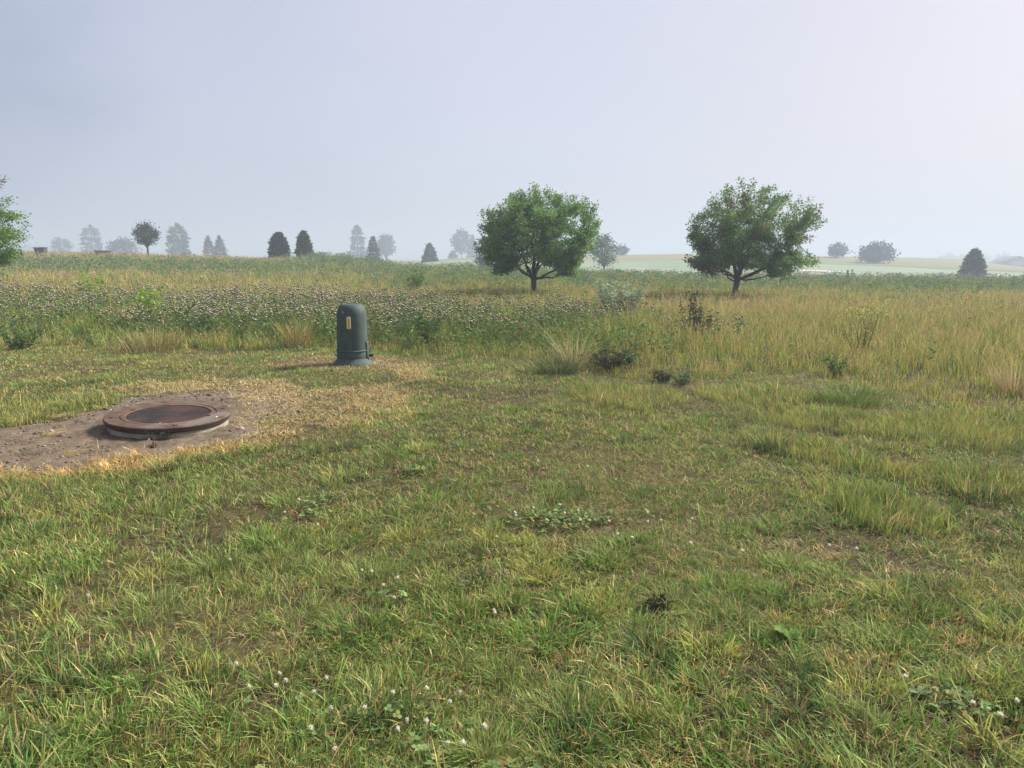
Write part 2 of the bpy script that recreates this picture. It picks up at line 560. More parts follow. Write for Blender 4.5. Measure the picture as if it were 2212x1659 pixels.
path_strip([(1700, 583, 118), (1760, 585, 114), (1830, 588, 109)], 8, 'pale sandy strip along the fairway edge', .12)
path_strip([(1900, 586, 150), (1960, 589, 139), (2030, 592, 125)], 3.5, 'thin pale cart path crossing the far slope', .12)

# bare soil around the manhole
def build_soil():
    xs = np.arange(min(p[0] for p in POLY_SOIL) - .3, max(p[0] for p in POLY_SOIL) + .3, .022)
    ys = np.arange(min(p[1] for p in POLY_SOIL) - .3, max(p[1] for p in POLY_SOIL) + .4, .022)
    X, Y = np.meshgrid(xs, ys)
    d = poly_sdf(X, Y, POLY_SOIL) + (fbm(X * 3, Y * 3, 12) - .5) * .25
    Z = ground_z(X, Y)
    lump = (fbm(X * 9, Y * 9, 21, 4) - .5) * .035 + (fbm(X * 30, Y * 30, 22, 2) - .5) * .012
    rr = np.hypot(X - MAN_C[0], Y - MAN_C[1])
    mound = .012 * np.exp(-((rr - .55) / .35) ** 2)
    Z = Z + .012 + (lump + mound) * sstep(.02, -.15, d) - .03 * sstep(-.02, .1, d)
    keep = d < .1
    V = np.stack([X, Y, Z], 2).reshape(-1, 3)
    ny, nx = X.shape
    ii, kk = np.meshgrid(np.arange(ny - 1), np.arange(nx - 1), indexing='ij')
    f4 = np.stack([ii * nx + kk, ii * nx + kk + 1, (ii + 1) * nx + kk + 1, (ii + 1) * nx + kk], 2).reshape(-1, 4)
    f4 = f4[keep.ravel()[f4].all(1)]
    mb = MB(); mb.add(V, None, f4)
    tag(mb.build('bare_soil', M_soil, smooth=True), 'patch of bare brown soil around the manhole', 'soil', kind='structure')
    # small clods and stones
    n = 2400
    px = rng.uniform(xs[0], xs[-1], n * 3); py = rng.uniform(ys[0], ys[-1], n * 3)
    dd = poly_sdf(px, py, POLY_SOIL)
    k = (dd < .05) & (np.hypot(px - MAN_C[0], py - MAN_C[1]) > .54)
    px, py = px[k][:n], py[k][:n]
    mb = MB()
    base = np.array([(1, 0, 0), (-1, 0, 0), (0, 1, 0), (0, -1, 0), (0, 0, .7), (0, 0, -.7)], float)
    fo = np.array([(0, 2, 4), (2, 1, 4), (1, 3, 4), (3, 0, 4), (2, 0, 5), (1, 2, 5), (3, 1, 5), (0, 3, 5)])
    z = ground_z(px, py) + .014
    for i in range(len(px)):
        s = abs(rng.normal(0, .006)) + .004
        if rng.random() < .06: s *= 2.4
        v = base * s * rng.uniform(.6, 1.3, (6, 3))
        a = rng.uniform(0, 6.28)
        v = np.stack([v[:, 0] * math.cos(a) - v[:, 1] * math.sin(a), v[:, 0] * math.sin(a) + v[:, 1] * math.cos(a), v[:, 2]], 1)
        g = rng.choice([0, 0, 0, 1])
        c = (np.array([.20, .15, .11]) if not g else np.array([.40, .36, .30])) * rng.uniform(.45, 1.2)
        mb.add(v + (px[i], py[i], z[i]), fo, None, c)
    tag(mb.build('soil_clods', M_dry), 'small clods and pale stones strewn on the bare soil', 'clods', kind='stuff')


build_soil()

# ================================================================== MANHOLE
M_iron = noise_mat('rusty_iron', (.066, .040, .027), (.118, .074, .050), 7, .75, .35, c3=(.14, .112, .094), scale2=3.5, bscale=90, spec=.2, bdist=.004)
M_iron_dark = noise_mat('dark_iron_edge', (.035, .022, .020), (.06, .038, .034), 9, .6, .3, bscale=60, spec=.4, bdist=.004)
M_conc = noise_mat('weathered_concrete', (.20, .18, .145), (.33, .30, .25), 9, .9, .5, c3=(.17, .15, .12), scale2=5, bscale=50, bdist=.006)


def cover_mat():
    m, nt, out = nodes_of('studded_iron')
    tc = N(nt, 'ShaderNodeTexCoord')
    nz = N(nt, 'ShaderNodeTexNoise'); nz.inputs['Scale'].default_value = 4.5; nz.inputs['Detail'].default_value = 5
    nt.links.new(tc.outputs['Object'], nz.inputs['Vector'])
    rp = N(nt, 'ShaderNodeValToRGB')
    rp.color_ramp.elements[0].position = .40; rp.color_ramp.elements[0].color = (.016, .016, .016, 1)
    rp.color_ramp.elements[1].position = .62; rp.color_ramp.elements[1].color = (.070, .034, .024, 1)
    nt.links.new(nz.outputs['Fac'], rp.inputs[0])
    b = N(nt, 'ShaderNodeBsdfPrincipled', Roughness=.65)
    b.inputs['Specular IOR Level'].default_value = .25
    nt.links.new(rp.outputs[0], b.inputs['Base Color'])
    nt.links.new(b.outputs[0], out.inputs['Surface'])
    return m


M_cover = cover_mat()


def build_manhole():
    r = empty('manhole', (MAN_C[0], MAN_C[1], 0))
    r.scale = (.93, .93, 1.0)
    tag(r, 'rusty round manhole raised on a concrete collar in bare soil', 'manhole')
    # collar: straight on the ground
    mb = MB(); S = 96
    RO = .56
    add_lathe(mb, [(RO - .035, -.12), (RO - .03, .0), (RO - .036, .035), (RO - .05, .052), (.38, .054)], S)
    th = None
    collar = mb.build('concrete_collar', M_conc, r, smooth=True, sharp=math.radians(40))
    # roughen the collar
    tilt = Matrix.Translation((0, 0, .116)) @ Matrix.Rotation(math.radians(2.0), 4, 'Y') @ Matrix.Rotation(math.radians(1.6), 4, 'X')
    cz = .052
    for v in collar.data.vertices:
        x, y, z = v.co
        q = (fbm(np.array([math.atan2(y, x) * 4.0]), np.array([z * 14.0]), 55)[0] - .5) * .014
        v.co.x += x / RO * q; v.co.y += y / RO * q
        if z > .01:      # its top follows the tilted frame
            t = tilt @ Vector((x, y, 0))
            v.co.z = t.z - .020 - (.054 - z)
    # iron frame ring
    mb = MB()
    add_lathe(mb, [(.40, -.030), (RO - .02, -.034), (RO - .012, -.020), (RO - .004, -.008), (RO, .012), (RO - .006, .020), (.428, .020), (.424, .017), (.424, -.012), (.40, -.012)], S)
    frame = mb.build('frame_ring', M_iron, r, smooth=True, sharp=math.radians(35))
    mb = MB()
    add_lathe(mb, [(RO - .034, -.036), (RO - .018, -.034), (RO - .012, -.016), (RO - .002, -.006), (RO + .0015, .004), (RO - .03, .004)], S)
    skirt = mb.build('frame_skirt', M_iron_dark, r, smooth=True, sharp=math.radians(35))
    # cover with rim and studs
    mb = MB()
    add_lathe(mb, [(.418, -.006), (.418, .013), (.414, .018), (.376, .018), (.372, .015), (.370, .010)], S)
    rim = mb.build('cover_rim', M_iron, r, smooth=True, sharp=math.radians(35))
    mb = MB()
    add_lathe(mb, [(.372, .009), (.18, .0095), (.0, .010)], S)
    sp_ = .0125
    g = np.arange(-.37, .37, sp_)
    gx, gy = np.meshgrid(g, g); a = math.radians(28)
    qx = (gx * math.cos(a) - gy * math.sin(a)).ravel(); qy = (gx * math.sin(a) + gy * math.cos(a)).ravel()
    k = np.hypot(qx, qy) < .360
    qx, qy = qx[k], qy[k]
    ns = len(qx); ca, sa = math.cos(a), math.sin(a)
    hb, ht = .0046, .0030
    sq = np.array([(-1, -1), (1, -1), (1, 1), (-1, 1)], float)
    sq = np.stack([sq[:, 0] * ca - sq[:, 1] * sa, sq[:, 0] * sa + sq[:, 1] * ca], 1)
    Vb = np.zeros((ns, 8, 3))
    for j in range(4):
        Vb[:, j] = np.stack([qx + sq[j, 0] * hb, qy + sq[j, 1] * hb, np.full(ns, .0085)], 1)
        Vb[:, j + 4] = np.stack([qx + sq[j, 0] * ht, qy + sq[j, 1] * ht, np.full(ns, .0125)], 1)
    bi = np.arange(ns)[:, None] * 8
    f4 = np.concatenate([bi + np.array([q]) for q in ([0, 1, 5, 4], [1, 2, 6, 5], [2, 3, 7, 6], [3, 0, 4, 7], [4, 5, 6, 7])])
    mb.add(Vb.reshape(-1, 3), None, f4)
    cover = mb.build('cover', M_cover, r)
    parts = [frame, skirt, rim, cover]
    # bolt holes in the ring, two pick slots in the cover, a white paint dot
    M_hole = noise_mat('hole_shadow', (.010, .009, .008), (.018, .015, .013), 20, .9, 0)
    M_dot = noise_mat('white_spot', (.55, .53, .50), (.7, .68, .64), 40, .8, 0)

    def disc(name, x, y, rx, ry, mat, z=.0208, depth=.004):
        mb = MB()
        m = 20; t = np.arange(m) / m * 2 * np.pi
        an = math.atan2(y, x)
        lx, ly = np.cos(t) * rx, np.sin(t) * ry
        X = x + lx * math.cos(an) - ly * math.sin(an); Y = y + lx * math.sin(an) + ly * math.cos(an)
        top = np.stack([X, Y, np.full(m, z)], 1); bot = np.stack([X, Y, np.full(m, z - depth)], 1)
        V = np.concatenate([top, bot, [[x, y, z]]])
        mb.add(V, [(k, (k + 1) % m, 2 * m) for k in range(m)], [(k + m, (k + 1) % m + m, (k + 1) % m, k) for k in range(m)])
        o = mb.build(name, mat, r); parts.append(o)

    for deg in (210, 301, 120, 33):
        disc('bolt_hole', .490 * math.cos(math.radians(deg)), .490 * math.sin(math.radians(deg)), .019, .026, M_hole)
    for deg in (168, -4):
        disc('pick_slot', .392 * math.cos(math.radians(deg)), .392 * math.sin(math.radians(deg)), .017, .030, M_hole, .0190)
    disc('paint_spot', .487 * math.cos(math.radians(-8)), .487 * math.sin(math.radians(-8)), .012, .014, M_dot)
    for o in parts:
        o.data.transform(tilt); fix_normals(o)
    fix_normals(collar)


build_manhole()

# ================================================================== PEDESTAL
def plastic_mat():
    m, nt, out = nodes_of('weathered_green_plastic')
    tc = N(nt, 'ShaderNodeTexCoord')
    mp = N(nt, 'ShaderNodeMapping'); mp.inputs['Scale'].default_value = (14, 14, 2.0)
    nt.links.new(tc.outputs['Object'], mp.inputs['Vector'])
    nz = N(nt, 'ShaderNodeTexNoise'); nz.inputs['Scale'].default_value = 1.6; nz.inputs['Detail'].default_value = 6
    nt.links.new(mp.outputs[0], nz.inputs['Vector'])
    rp = N(nt, 'ShaderNodeValToRGB')
    rp.color_ramp.elements[0].position = .35; rp.color_ramp.elements[0].color = (.040, .062, .058, 1)
    rp.color_ramp.elements[1].position = .72; rp.color_ramp.elements[1].color = (.064, .088, .080, 1)
    nt.links.new(nz.outputs['Fac'], rp.inputs[0])
    n2 = N(nt, 'ShaderNodeTexNoise'); n2.inputs['Scale'].default_value = 5; n2.inputs['Detail'].default_value = 8
    nt.links.new(tc.outputs['Object'], n2.inputs['Vector'])
    r2 = N(nt, 'ShaderNodeValToRGB'); r2.color_ramp.elements[0].position = .50; r2.color_ramp.elements[1].position = .80
    nt.links.new(n2.outputs['Fac'], r2.inputs[0])
    mx = N(nt, 'ShaderNodeMix', data_type='RGBA')
    nt.links.new(r2.outputs[0], mx.inputs['Factor']); nt.links.new(rp.outputs[0], mx.inputs[6]); mx.inputs[7].default_value = (.075, .105, .098, 1)
    b = N(nt, 'ShaderNodeBsdfPrincipled', Roughness=.45)
    b.inputs['Specular IOR Level'].default_value = .22
    nt.links.new(mx.outputs[2], b.inputs['Base Color'])
    rr = N(nt, 'ShaderNodeMapRange'); rr.inputs[3].default_value = .55; rr.inputs[4].default_value = .85
    nt.links.new(n2.outputs['Fac'], rr.inputs[0]); nt.links.new(rr.outputs[0], b.inputs['Roughness'])
    nt.links.new(b.outputs[0], out.inputs['Surface'])
    return m


M_plastic = plastic_mat()
M_black = noise_mat('black_plastic', (.012, .012, .013), (.022, .022, .023), 20, .5, 0)
M_white = noise_mat('white_plastic', (.62, .62, .60), (.75, .75, .72), 20, .5, 0)
M_yellow = noise_mat('yellow_sticker', (.80, .50, .06), (.85, .57, .10), 30, .6, 0)
M_tag = noise_mat('cream_tag', (.72, .68, .52), (.80, .77, .62), 30, .6, 0)
M_ink = noise_mat('sticker_ink', (.10, .065, .01), (.14, .09, .015), 30, .7, 0)


def build_pedestal():
    g = float(ground_z(PED_C[:1], PED_C[1:2])[0])
    r = empty('utility_pedestal', (PED_C[0], PED_C[1], g))
    tag(r, 'dark green domed utility pedestal with yellow number tag at the lawn edge', 'utility pedestal')
    U = .00072 * 10.45 / 10.4
    mb = MB()
    add_lathe(mb, [(.26, -.06), (.283, -.03), (.286, .012), (.281, .026), (.262, .042), (.236, .072), (.226, .092), (.222, .098), (.15, .100)], 72)
    base = mb.build('base_flange', M_plastic, r, smooth=True, sharp=math.radians(50))
    mb = MB()
    add_lathe(mb, [(.215, .090), (.2215, .098), (.2225, .115), (.2225, .196), (.2205, .199), (.18, .199)], 72)
    band = mb.build('lower_band', M_plastic, r, smooth=True, sharp=math.radians(40))
    mb = MB()
    prof = [(.16, .1985), (.2290, .1995), (.2335, .203), (.2325, .209), (.2240, .215), (.2195, .218), (.2180, .30), (.2130, .50), (.2095, .665), (.2085, .700)]
    a, bq, z0 = .2085, .165, .700
    flat = .105
    for i in range(1, 15):
        t = i / 14 * math.pi / 2
        prof.append((flat + (a - flat) * math.cos(t), z0 + bq * math.sin(t)))
    prof += [(.05, z0 + bq + .002), (.0, z0 + bq + .002)]
    add_lathe(mb, prof, 72)
    dome = mb.build('dome', M_plastic, r, smooth=True, sharp=math.radians(50))

    def curved_plate(name, mat, th0, th1, za, zb, ra, rb, thick, parent, nseg=8, round_top=0.0, hollow=False):
        """plate wrapped on the body: th in radians around z (camera side is -pi/2)"""
        mb = MB(); nz_ = 10
        ths = np.linspace(th0, th1, nseg + 1)
        rows = []
        for j in range(nz_ + 1):
            s = j / nz_; z = za + (zb - za) * s; rad = ra + (rb - ra) * s
            rows.append((z, rad))
        V = []
        for (lay) in (0, thick):
            for z, rad in rows:
                for t in ths:
                    zz = z
                    if round_top:
                        e = abs((t - (th0 + th1) / 2) / ((th1 - th0) / 2))
                        if z > zb - round_top: zz = min(z, zb - round_top + round_top * math.sqrt(max(0, 1 - e ** 3)))
                    V.append(((rad + lay) * math.cos(t), (rad + lay) * math.sin(t), zz))
        w = nseg + 1; L = w * (nz_ + 1); f4 = []
        for j in range(nz_):
            for k in range(nseg):
                p = j * w + k
                f4.append((L + p, L + p + 1, L + p + 1 + w, L + p + w))
        for k in range(nseg):
            f4.append((k, k + 1, L + k + 1, L + k)); q = nz_ * w
            f4.append((q + k + 1, q + k, L + q + k, L + q + k + 1))
        for j in range(nz_):
            f4.append(((j + 1) * w, j * w, L + j * w, L + (j + 1) * w)); q = nseg
            f4.append((j * w + q, (j + 1) * w + q, L + (j + 1) * w + q, L + j * w + q))
        mb.add(V, None, f4)
        return fix_normals(mb.build(name, mat, parent))

    face = -math.pi / 2 - math.atan2(PED_C[0], PED_C[1]) * -1
    face = math.atan2(-PED_C[1], -PED_C[0])        # towards the viewer
    # number tag: white plate with yellow sticker and digits
    tl = face - .19; tw = .135
    tagp = curved_plate('number_tag', M_tag, tl - tw, tl + tw, .527, .700, .2120, .2083, .0045, r, round_top=.012)
    stick = curved_plate('sticker', M_yellow, tl - tw * .66, tl + tw * .72, .531, .676, .2150, .2118, .0032, tagp)
    zz = .664
    for ch in '70409':
        cu = bpy.data.curves.new('digit', 'FONT'); cu.body = ch; cu.size = .034; cu.align_x = 'CENTER'; cu.align_y = 'CENTER'; cu.extrude = .0006; cu.offset = .0009
        t = bpy.data.objects.new('digit', cu); COL.objects.link(t)
        bpy.context.view_layer.update()
        me = bpy.data.meshes.new_from_object(t.evaluated_get(bpy.context.evaluated_depsgraph_get()))
        bpy.data.objects.remove(t)
        rad = .2165 + (.2125 - .2165) * (zz - .527) / .17 + .0022
        M = Matrix.Translation((rad * math.cos(tl), rad * math.sin(tl), zz)) @ Matrix.Rotation(tl + math.pi / 2, 4, 'Z') @ Matrix.Rotation(math.pi / 2, 4, 'X')
        me.transform(M); me.name = 'digit'; me.materials.clear(); me.materials.append(M_ink)
        d = bpy.data.objects.new('digit', me); COL.objects.link(d); d.parent = tagp
        zz -= .0292
    # small printed line of blocks above the digits
    mb = MB()
    for k in range(4):
        tt = tl + (k - 1.5) * .045
        add_box(mb, ((.2138) * math.cos(tt), (.2138) * math.sin(tt), .686), (.007, .002, .006), rz=tt + math.pi / 2)
    mb.build('print_line', M_black, tagp)
    # lower front access plate
    curved_plate('access_plate', M_plastic, face - .21, face + .09, .104, .158, .2225, .2225, .013, r, nseg=10)
    # seam hasp on the right
    h0 = face + 1.02
    hasp = curved_plate('hasp_cover', M_plastic, h0, h0 + .42, .1, .335, .2240, .2165, .014, r, nseg=8)
    # bolt with white washer on right and small latch left
    import mathutils
    def cyl(name, mat, c, axis, rad, ln, parent):
        mb = MB(); add_lathe(mb, [(0, -ln / 2), (rad * .92, -ln / 2), (rad, -ln / 2 + .004), (rad, ln / 2 - .004), (rad * .92, ln / 2), (0, ln / 2)], 20)
        o = mb.build(name, mat, parent, smooth=True, sharp=math.radians(40))
        q = Vector(axis).to_track_quat('Z', 'Y').to_matrix().to_4x4()
        o.data.transform(Matrix.Translation(c) @ q)
        return o
    tb = face + 1.36
    ax = (math.cos(tb), math.sin(tb), 0)
    cyl('bolt_head', M_black, (ax[0] * .262, ax[1] * .262, .128), ax, .022, .060, r)
    w_ = cyl('washer', M_white, (ax[0] * .229, ax[1] * .229, .128), ax, .024, .008, r)
    tb2 = face - 1.5
    ax2 = (math.cos(tb2), math.sin(tb2), 0)
    cyl('latch_pin', M_black, (ax2[0] * .235, ax2[1] * .235, .135), ax2, .008, .03, r)
    cyl('washer', M_white, (ax2[0] * .224, ax2[1] * .224, .150), ax2, .010, .006, r)
    # highlight on the dome's left shoulder, painted as a thin white streak
    mb = MB()
    sc = []
    for k in range(5):
        t = face - .66 + k * .022; z = .775 - k * .009
        rad = .2085 + .0 if z < .7 else flat + (a - flat) * math.sqrt(max(0, 1 - ((z - z0) / bq) ** 2))
        sc.append((rad * math.cos(t), rad * math.sin(t), z))
    add_tube(mb, sc, [.001, .003, .003, .0025, .001], (.5, .5, .5), 5)
    mb.build('painted_highlight', M_white, r, smooth=True)


build_pedestal()

# ================================================================== TREES
BARK = np.array([.05, .042, .036])


def unit(v):
    return v / (np.linalg.norm(v, axis=-1, keepdims=True) + 1e-9)


def curve_pts(a, b, n=6, sag=0.0, wob=.03, up=0.0):
    t = np.linspace(0, 1, n)[:, None]
    a = np.asarray(a, float); b = np.asarray(b, float)
    L = np.linalg.norm(b - a)
    p = a * (1 - t) + b * t
    p[:, 2] += (up * np.sin(t[:, 0] * math.pi) - sag * np.sin(t[:, 0] * math.pi)) * L
    w = rng.normal(0, wob * L, (n, 3)); w[0] = 0; w[-1] = 0
    return p + w * np.sin(t * math.pi)


def broad_tree(name, label, base, trunk_h, lean, prof, scale, tips=330, leaves_per=75, leaf=.075, trunk_r=.11, brown=0.0, limbs=11, group=None, gaps=(), depth_r=1.0, under=0.0, cols=None, bare=()):
    """vase-shaped young tree: limbs fan out of one fork; prof = list of (angle deg from +x, radius) of the crown seen from the viewer"""
    r = empty(name, base)
    tag(r, label, 'tree', group)
    fork = np.array([lean, 0, trunk_h])
    pa = np.array([p[0] for p in prof], float); pr = np.array([p[1] for p in prof], float) * scale

    def rad(phi, el):
        # el elevation (rad); phi azimuth. angle in viewer plane for right side = el, left side = 180 - el
        e = np.degrees(el)
        rr = np.interp(e, pa, pr); rl = np.interp(180 - e, pa, pr)
        w = (np.cos(phi) + 1) / 2
        return rr * w + rl * (1 - w)

    mt = MB()
    tr = []
    nT = 7
    for i in range(nT):
        t = i / (nT - 1)
        tr.append((fork[0] * t ** 1.3, .0, -.15 + (trunk_h + .15) * t))
    flare = [trunk_r * (1.35 if i == 0 else 1.12 if i == 1 else 1.0) for i in range(nT)]
    add_tube(mt, tr, flare, BARK, 12)
    # limbs
    L = []
    for k in range(limbs):
        phi = k * 2.39996 + rng.uniform(-.2, .2)
        el = math.radians([8, 28, 50, 66, 80, 38, 18, 58, 72, 46, 86, 24, 62, 34][k % 14] + rng.uniform(-5, 5))
        R = float(rad(np.array(phi), np.array(el))) * .78
        if abs(math.sin(phi)) > .3: R *= depth_r
        d = np.array([math.cos(phi) * math.cos(el), math.sin(phi) * math.cos(el), math.sin(el)])
        st = fork + np.array([0, 0, -rng.uniform(0, .25) * min(1, trunk_h)])
        end = fork + d * R
        pts = curve_pts(st, end, 9, 0, .025, up=-.10 if el < 1.2 else 0)
        r0 = trunk_r * rng.uniform(.36, .55)
        add_tube(mt, pts, np.linspace(r0, .010, 9), BARK, 7)
        L.append((pts, r0))
    mt_tw = MB()
    lp, ld, lc = [], [], []
    ctip = []
    for i in range(tips):
        for _ in range(60):
            phi = rng.uniform(0, 2 * math.pi)
            el = math.asin(rng.uniform(-.10, 1.0))
            f = rng.uniform(.12, 1.0) ** .40
            if el < .42: f = max(f, .55 + rng.uniform(0, .4) * (1 - max(el, 0) / .42))
            lump = .95 + .09 * (vnoise(np.array([phi * 2.2 + 7]), np.array([el * 4.2 + i * 0]), len(label))[0])
            R = float(rad(np.array(phi), np.array(el))) * min(lump, 1.06)
            d = np.array([math.cos(phi) * math.cos(el), math.sin(phi) * math.cos(el), math.sin(el)])
            if abs(math.sin(phi)) > .3: R *= depth_r
            tip = fork + d * R * f
            ok = (tip[2] - fork[2]) > max(-.10 + under, .85 + under * .5 - .50 * abs(tip[0] - fork[0]) - .06 * abs(tip[1])) * min(1, scale / .003)
            for (gx, gz, gr) in gaps:
                if math.hypot(tip[0] - fork[0] - gx, tip[2] - fork[2] - gz) < gr and rng.random() < .9: ok = False
            if ok: break
        # attach to closest limb, nearer the fork
        best = None
        for pts, r0 in L:
            q = pts[2:]
            dd = np.linalg.norm(q - tip, axis=1) + 1.2 * np.maximum(0, np.linalg.norm(q - fork, axis=1) - .85 * np.linalg.norm(tip - fork))
            j = int(np.argmin(dd))
            if best is None or dd[j] < best[0]: best = (dd[j], q[j])
        a = best[1]
        pts = curve_pts(a, tip, 7, 0, .04, up=-.05)
        Lb = np.linalg.norm(tip - a)
        add_tube(mt_tw, pts, np.linspace(.004 + .007 * min(1, Lb), .0025, 7), BARK, 4)
        dirv = unit(pts[-1] - pts[-3])
        n = int(leaves_per * rng.uniform(.6, 1.4))
        tt = rng.uniform(0, 1, n) ** .75
        s0 = max(0.0, 1 - .62 / max(Lb, .05))
        ti = (s0 + (1 - s0) * tt) * 6
        i0 = np.minimum(ti.astype(int), 5); fr = (ti - i0)[:, None]
        P = pts[i0] * (1 - fr) + pts[i0 + 1] * fr
        off = rng.normal(0, 1, (n, 3)) * np.array([.062, .062, .055]) * (scale * 1.0 / .0032) ** .3
        P = P + off
        D = unit(off) * .7 + dirv * .6 + rng.normal(0, .4, (n, 3)) + np.array([0, 0, -.25])
        g = rng.random()
        if cols is None:
            ca = np.array([.108, .212, .052]); cb = np.array([.200, .312, .082])
        else: ca, cb = cols
        base_c = ca * (1 - g) + cb * g
        br = brown > .1 and vnoise(np.array([phi * 1.1 + 3]), np.array([el * 2.2 + f * 2.0]), 31)[0] > .66 and rng.random() < .6 and (f < .84 or el < .35) or rng.random() < brown * .12
        C = base_c * rng.uniform(.75, 1.3, (n, 1))
        if br:
            mask = rng.random(n) < .75
            C[mask] = np.array([.17, .105, .058]) * rng.uniform(.7, 1.3, (mask.sum(), 1))
        lp.append(P); ld.append(D); lc.append(C)
    for (x0, z0_, x1, z1, y0) in bare:       # leafless twigs
        p = curve_pts(fork + np.array([x0, y0, z0_]), fork + np.array([x1, y0 - .1, z1]), 7, 0, .02, up=-.04)
        add_tube(mt_tw, p, np.linspace(.014, .003, 7), BARK, 5)
        for q in range(4):
            j = rng.integers(2, 5)
            e = p[j] + (p[-1] - p[0]) * rng.uniform(.2, .35) + rng.normal(0, .10, 3)
            add_tube(mt_tw, curve_pts(p[j], e, 5, 0, .03), np.linspace(.007, .002, 5), BARK, 4)
    tk = mt.build('trunk', M_bark, r, smooth=True)
    mt_tw.build('branches', M_bark, r, smooth=True)
    P = np.concatenate(lp); D = np.concatenate(ld); C = np.concatenate(lc)
    mb = MB()
    add_leaves(mb, P, D, leaf * rng.uniform(.65, 1.25, len(P)), .62, C, up=.8)
    mb.build('crown', M_leaf, r)
    return r


def polar(pts, f):
    out = []
    for x, y in pts:
        out.append((math.degrees(math.atan2(f[1] - y, x - f[0])), math.hypot(x - f[0], y - f[1])))
    out = [(a + 360 if a < -90 else a, b) for a, b in out]
    return sorted(out)


TY = 28.0
S1 = 460 / 2212 * .4 * TY / FPX      # metres per pixel of the traced outline (first tree)
pr1 = polar([(1280, 1240), (1430, 1230), (1540, 1330), (1650, 1200), (1690, 1000), (1730, 850), (1745, 600), (1690, 450), (1560, 400), (1480, 510), (1460, 390), (1350, 290), (1210, 205), (1080, 300), (1040, 180), (900, 180), (740, 240), (640, 310), (530, 380), (370, 470), (300, 545), (260, 650), (260, 740), (225, 850), (205, 940), (260, 1080), (430, 1180), (560, 1200)], (935, 1290))
b1 = at(1153, 623, TY); b1[2] = ground_z(b1[:1], b1[1:2])[0]
h1 = at(1153, 595, TY)[2] - b1[2]
broad_tree('lawn_tree', 'full round green tree with short trunk standing in the meadow, nearest the middle', b1, h1, 0, pr1, S1, tips=680, leaves_per=84, leaf=.085, trunk_r=.10, brown=.012, limbs=13, group='round trees in the meadow',
           gaps=[((880 - 935) * S1, (1290 - 470) * S1, .16), ((1270 - 935) * S1, (1290 - 480) * S1, .16), ((1390 - 935) * S1, (1290 - 600) * S1, .22), ((700 - 935) * S1, (1290 - 900) * S1, .24), ((1140 - 935) * S1, (1290 - 800) * S1, .16), ((760 - 935) * S1, (1290 - 1010) * S1, .26)])
S2 = 460 / 2120 * .4 * TY / FPX
pr2 = polar([(1230, 1310), (1500, 1340), (1680, 1320), (1640, 1210), (1860, 1150), (1700, 1085), (1500, 1040), (1700, 990), (1800, 930), (1830, 780), (1840, 620), (1760, 440), (1590, 330), (1480, 390), (1440, 240), (1310, 165), (1190, 260), (1080, 170), (960, 200), (780, 165), (640, 240), (610, 350), (480, 430), (450, 540), (320, 590), (340, 740), (390, 820), (330, 900), (400, 960), (230, 1070), (370, 1170), (570, 1320), (700, 1230)], (930, 1310))
b2 = at(1586, 628, TY); b2[2] = ground_z(b2[:1], b2[1:2])[0]
h2 = at(1600, 597, TY)[2] - b2[2]
broad_tree('lawn_tree', 'spreading tree with brown leaf patches and leaning trunk in the meadow', b2, h2, .12, pr2, S2 * .96, tips=620, leaves_per=80, leaf=.085, trunk_r=.105, brown=.22, limbs=14, group='round trees in the meadow',
           gaps=[((640 - 930) * S2, (1310 - 600) * S2, .30), ((560 - 930) * S2, (1310 - 700) * S2, .22), ((1600 - 930) * S2, (1310 - 650) * S2, .16), ((1000 - 930) * S2, (1310 - 900) * S2, .22), ((1450 - 930) * S2, (1310 - 1010) * S2, .26), ((1030 - 930) * S2, (1310 - 700) * S2, .14), ((770 - 930) * S2, (1310 - 1230) * S2, .3)],
           cols=(np.array([.104, .200, .058]), np.array([.186, .288, .084])))
b3 = at(-75, 640, 25); b3[2] = ground_z(b3[:1], b3[1:2])[0]
pr3 = [(-14, 300), (10, 330), (20, 380), (28, 560), (33, 740), (40, 850), (45, 895), (50, 800), (56, 790), (59, 1000), (63, 1060), (75, 1000), (90, 1050), (120, 900), (150, 850), (180, 700), (194, 600)]
h3 = at(-75, 600, 25)[2] - b3[2]
broad_tree('lawn_tree', 'bright green tree cut by the left edge with bare low twigs', b3, h3, 0, pr3, S1 * 1.12, tips=300, leaves_per=80, trunk_r=.10, brown=.05, under=.80, group='round trees in the meadow',
           cols=(np.array([.075, .165, .022]), np.array([.150, .260, .036])), bare=[(.2, .1, 2.32, 1.48, -.3), (.2, .15, 2.0, 1.30, -.2), (.3, .1, 2.1, 1.12, -.1)])


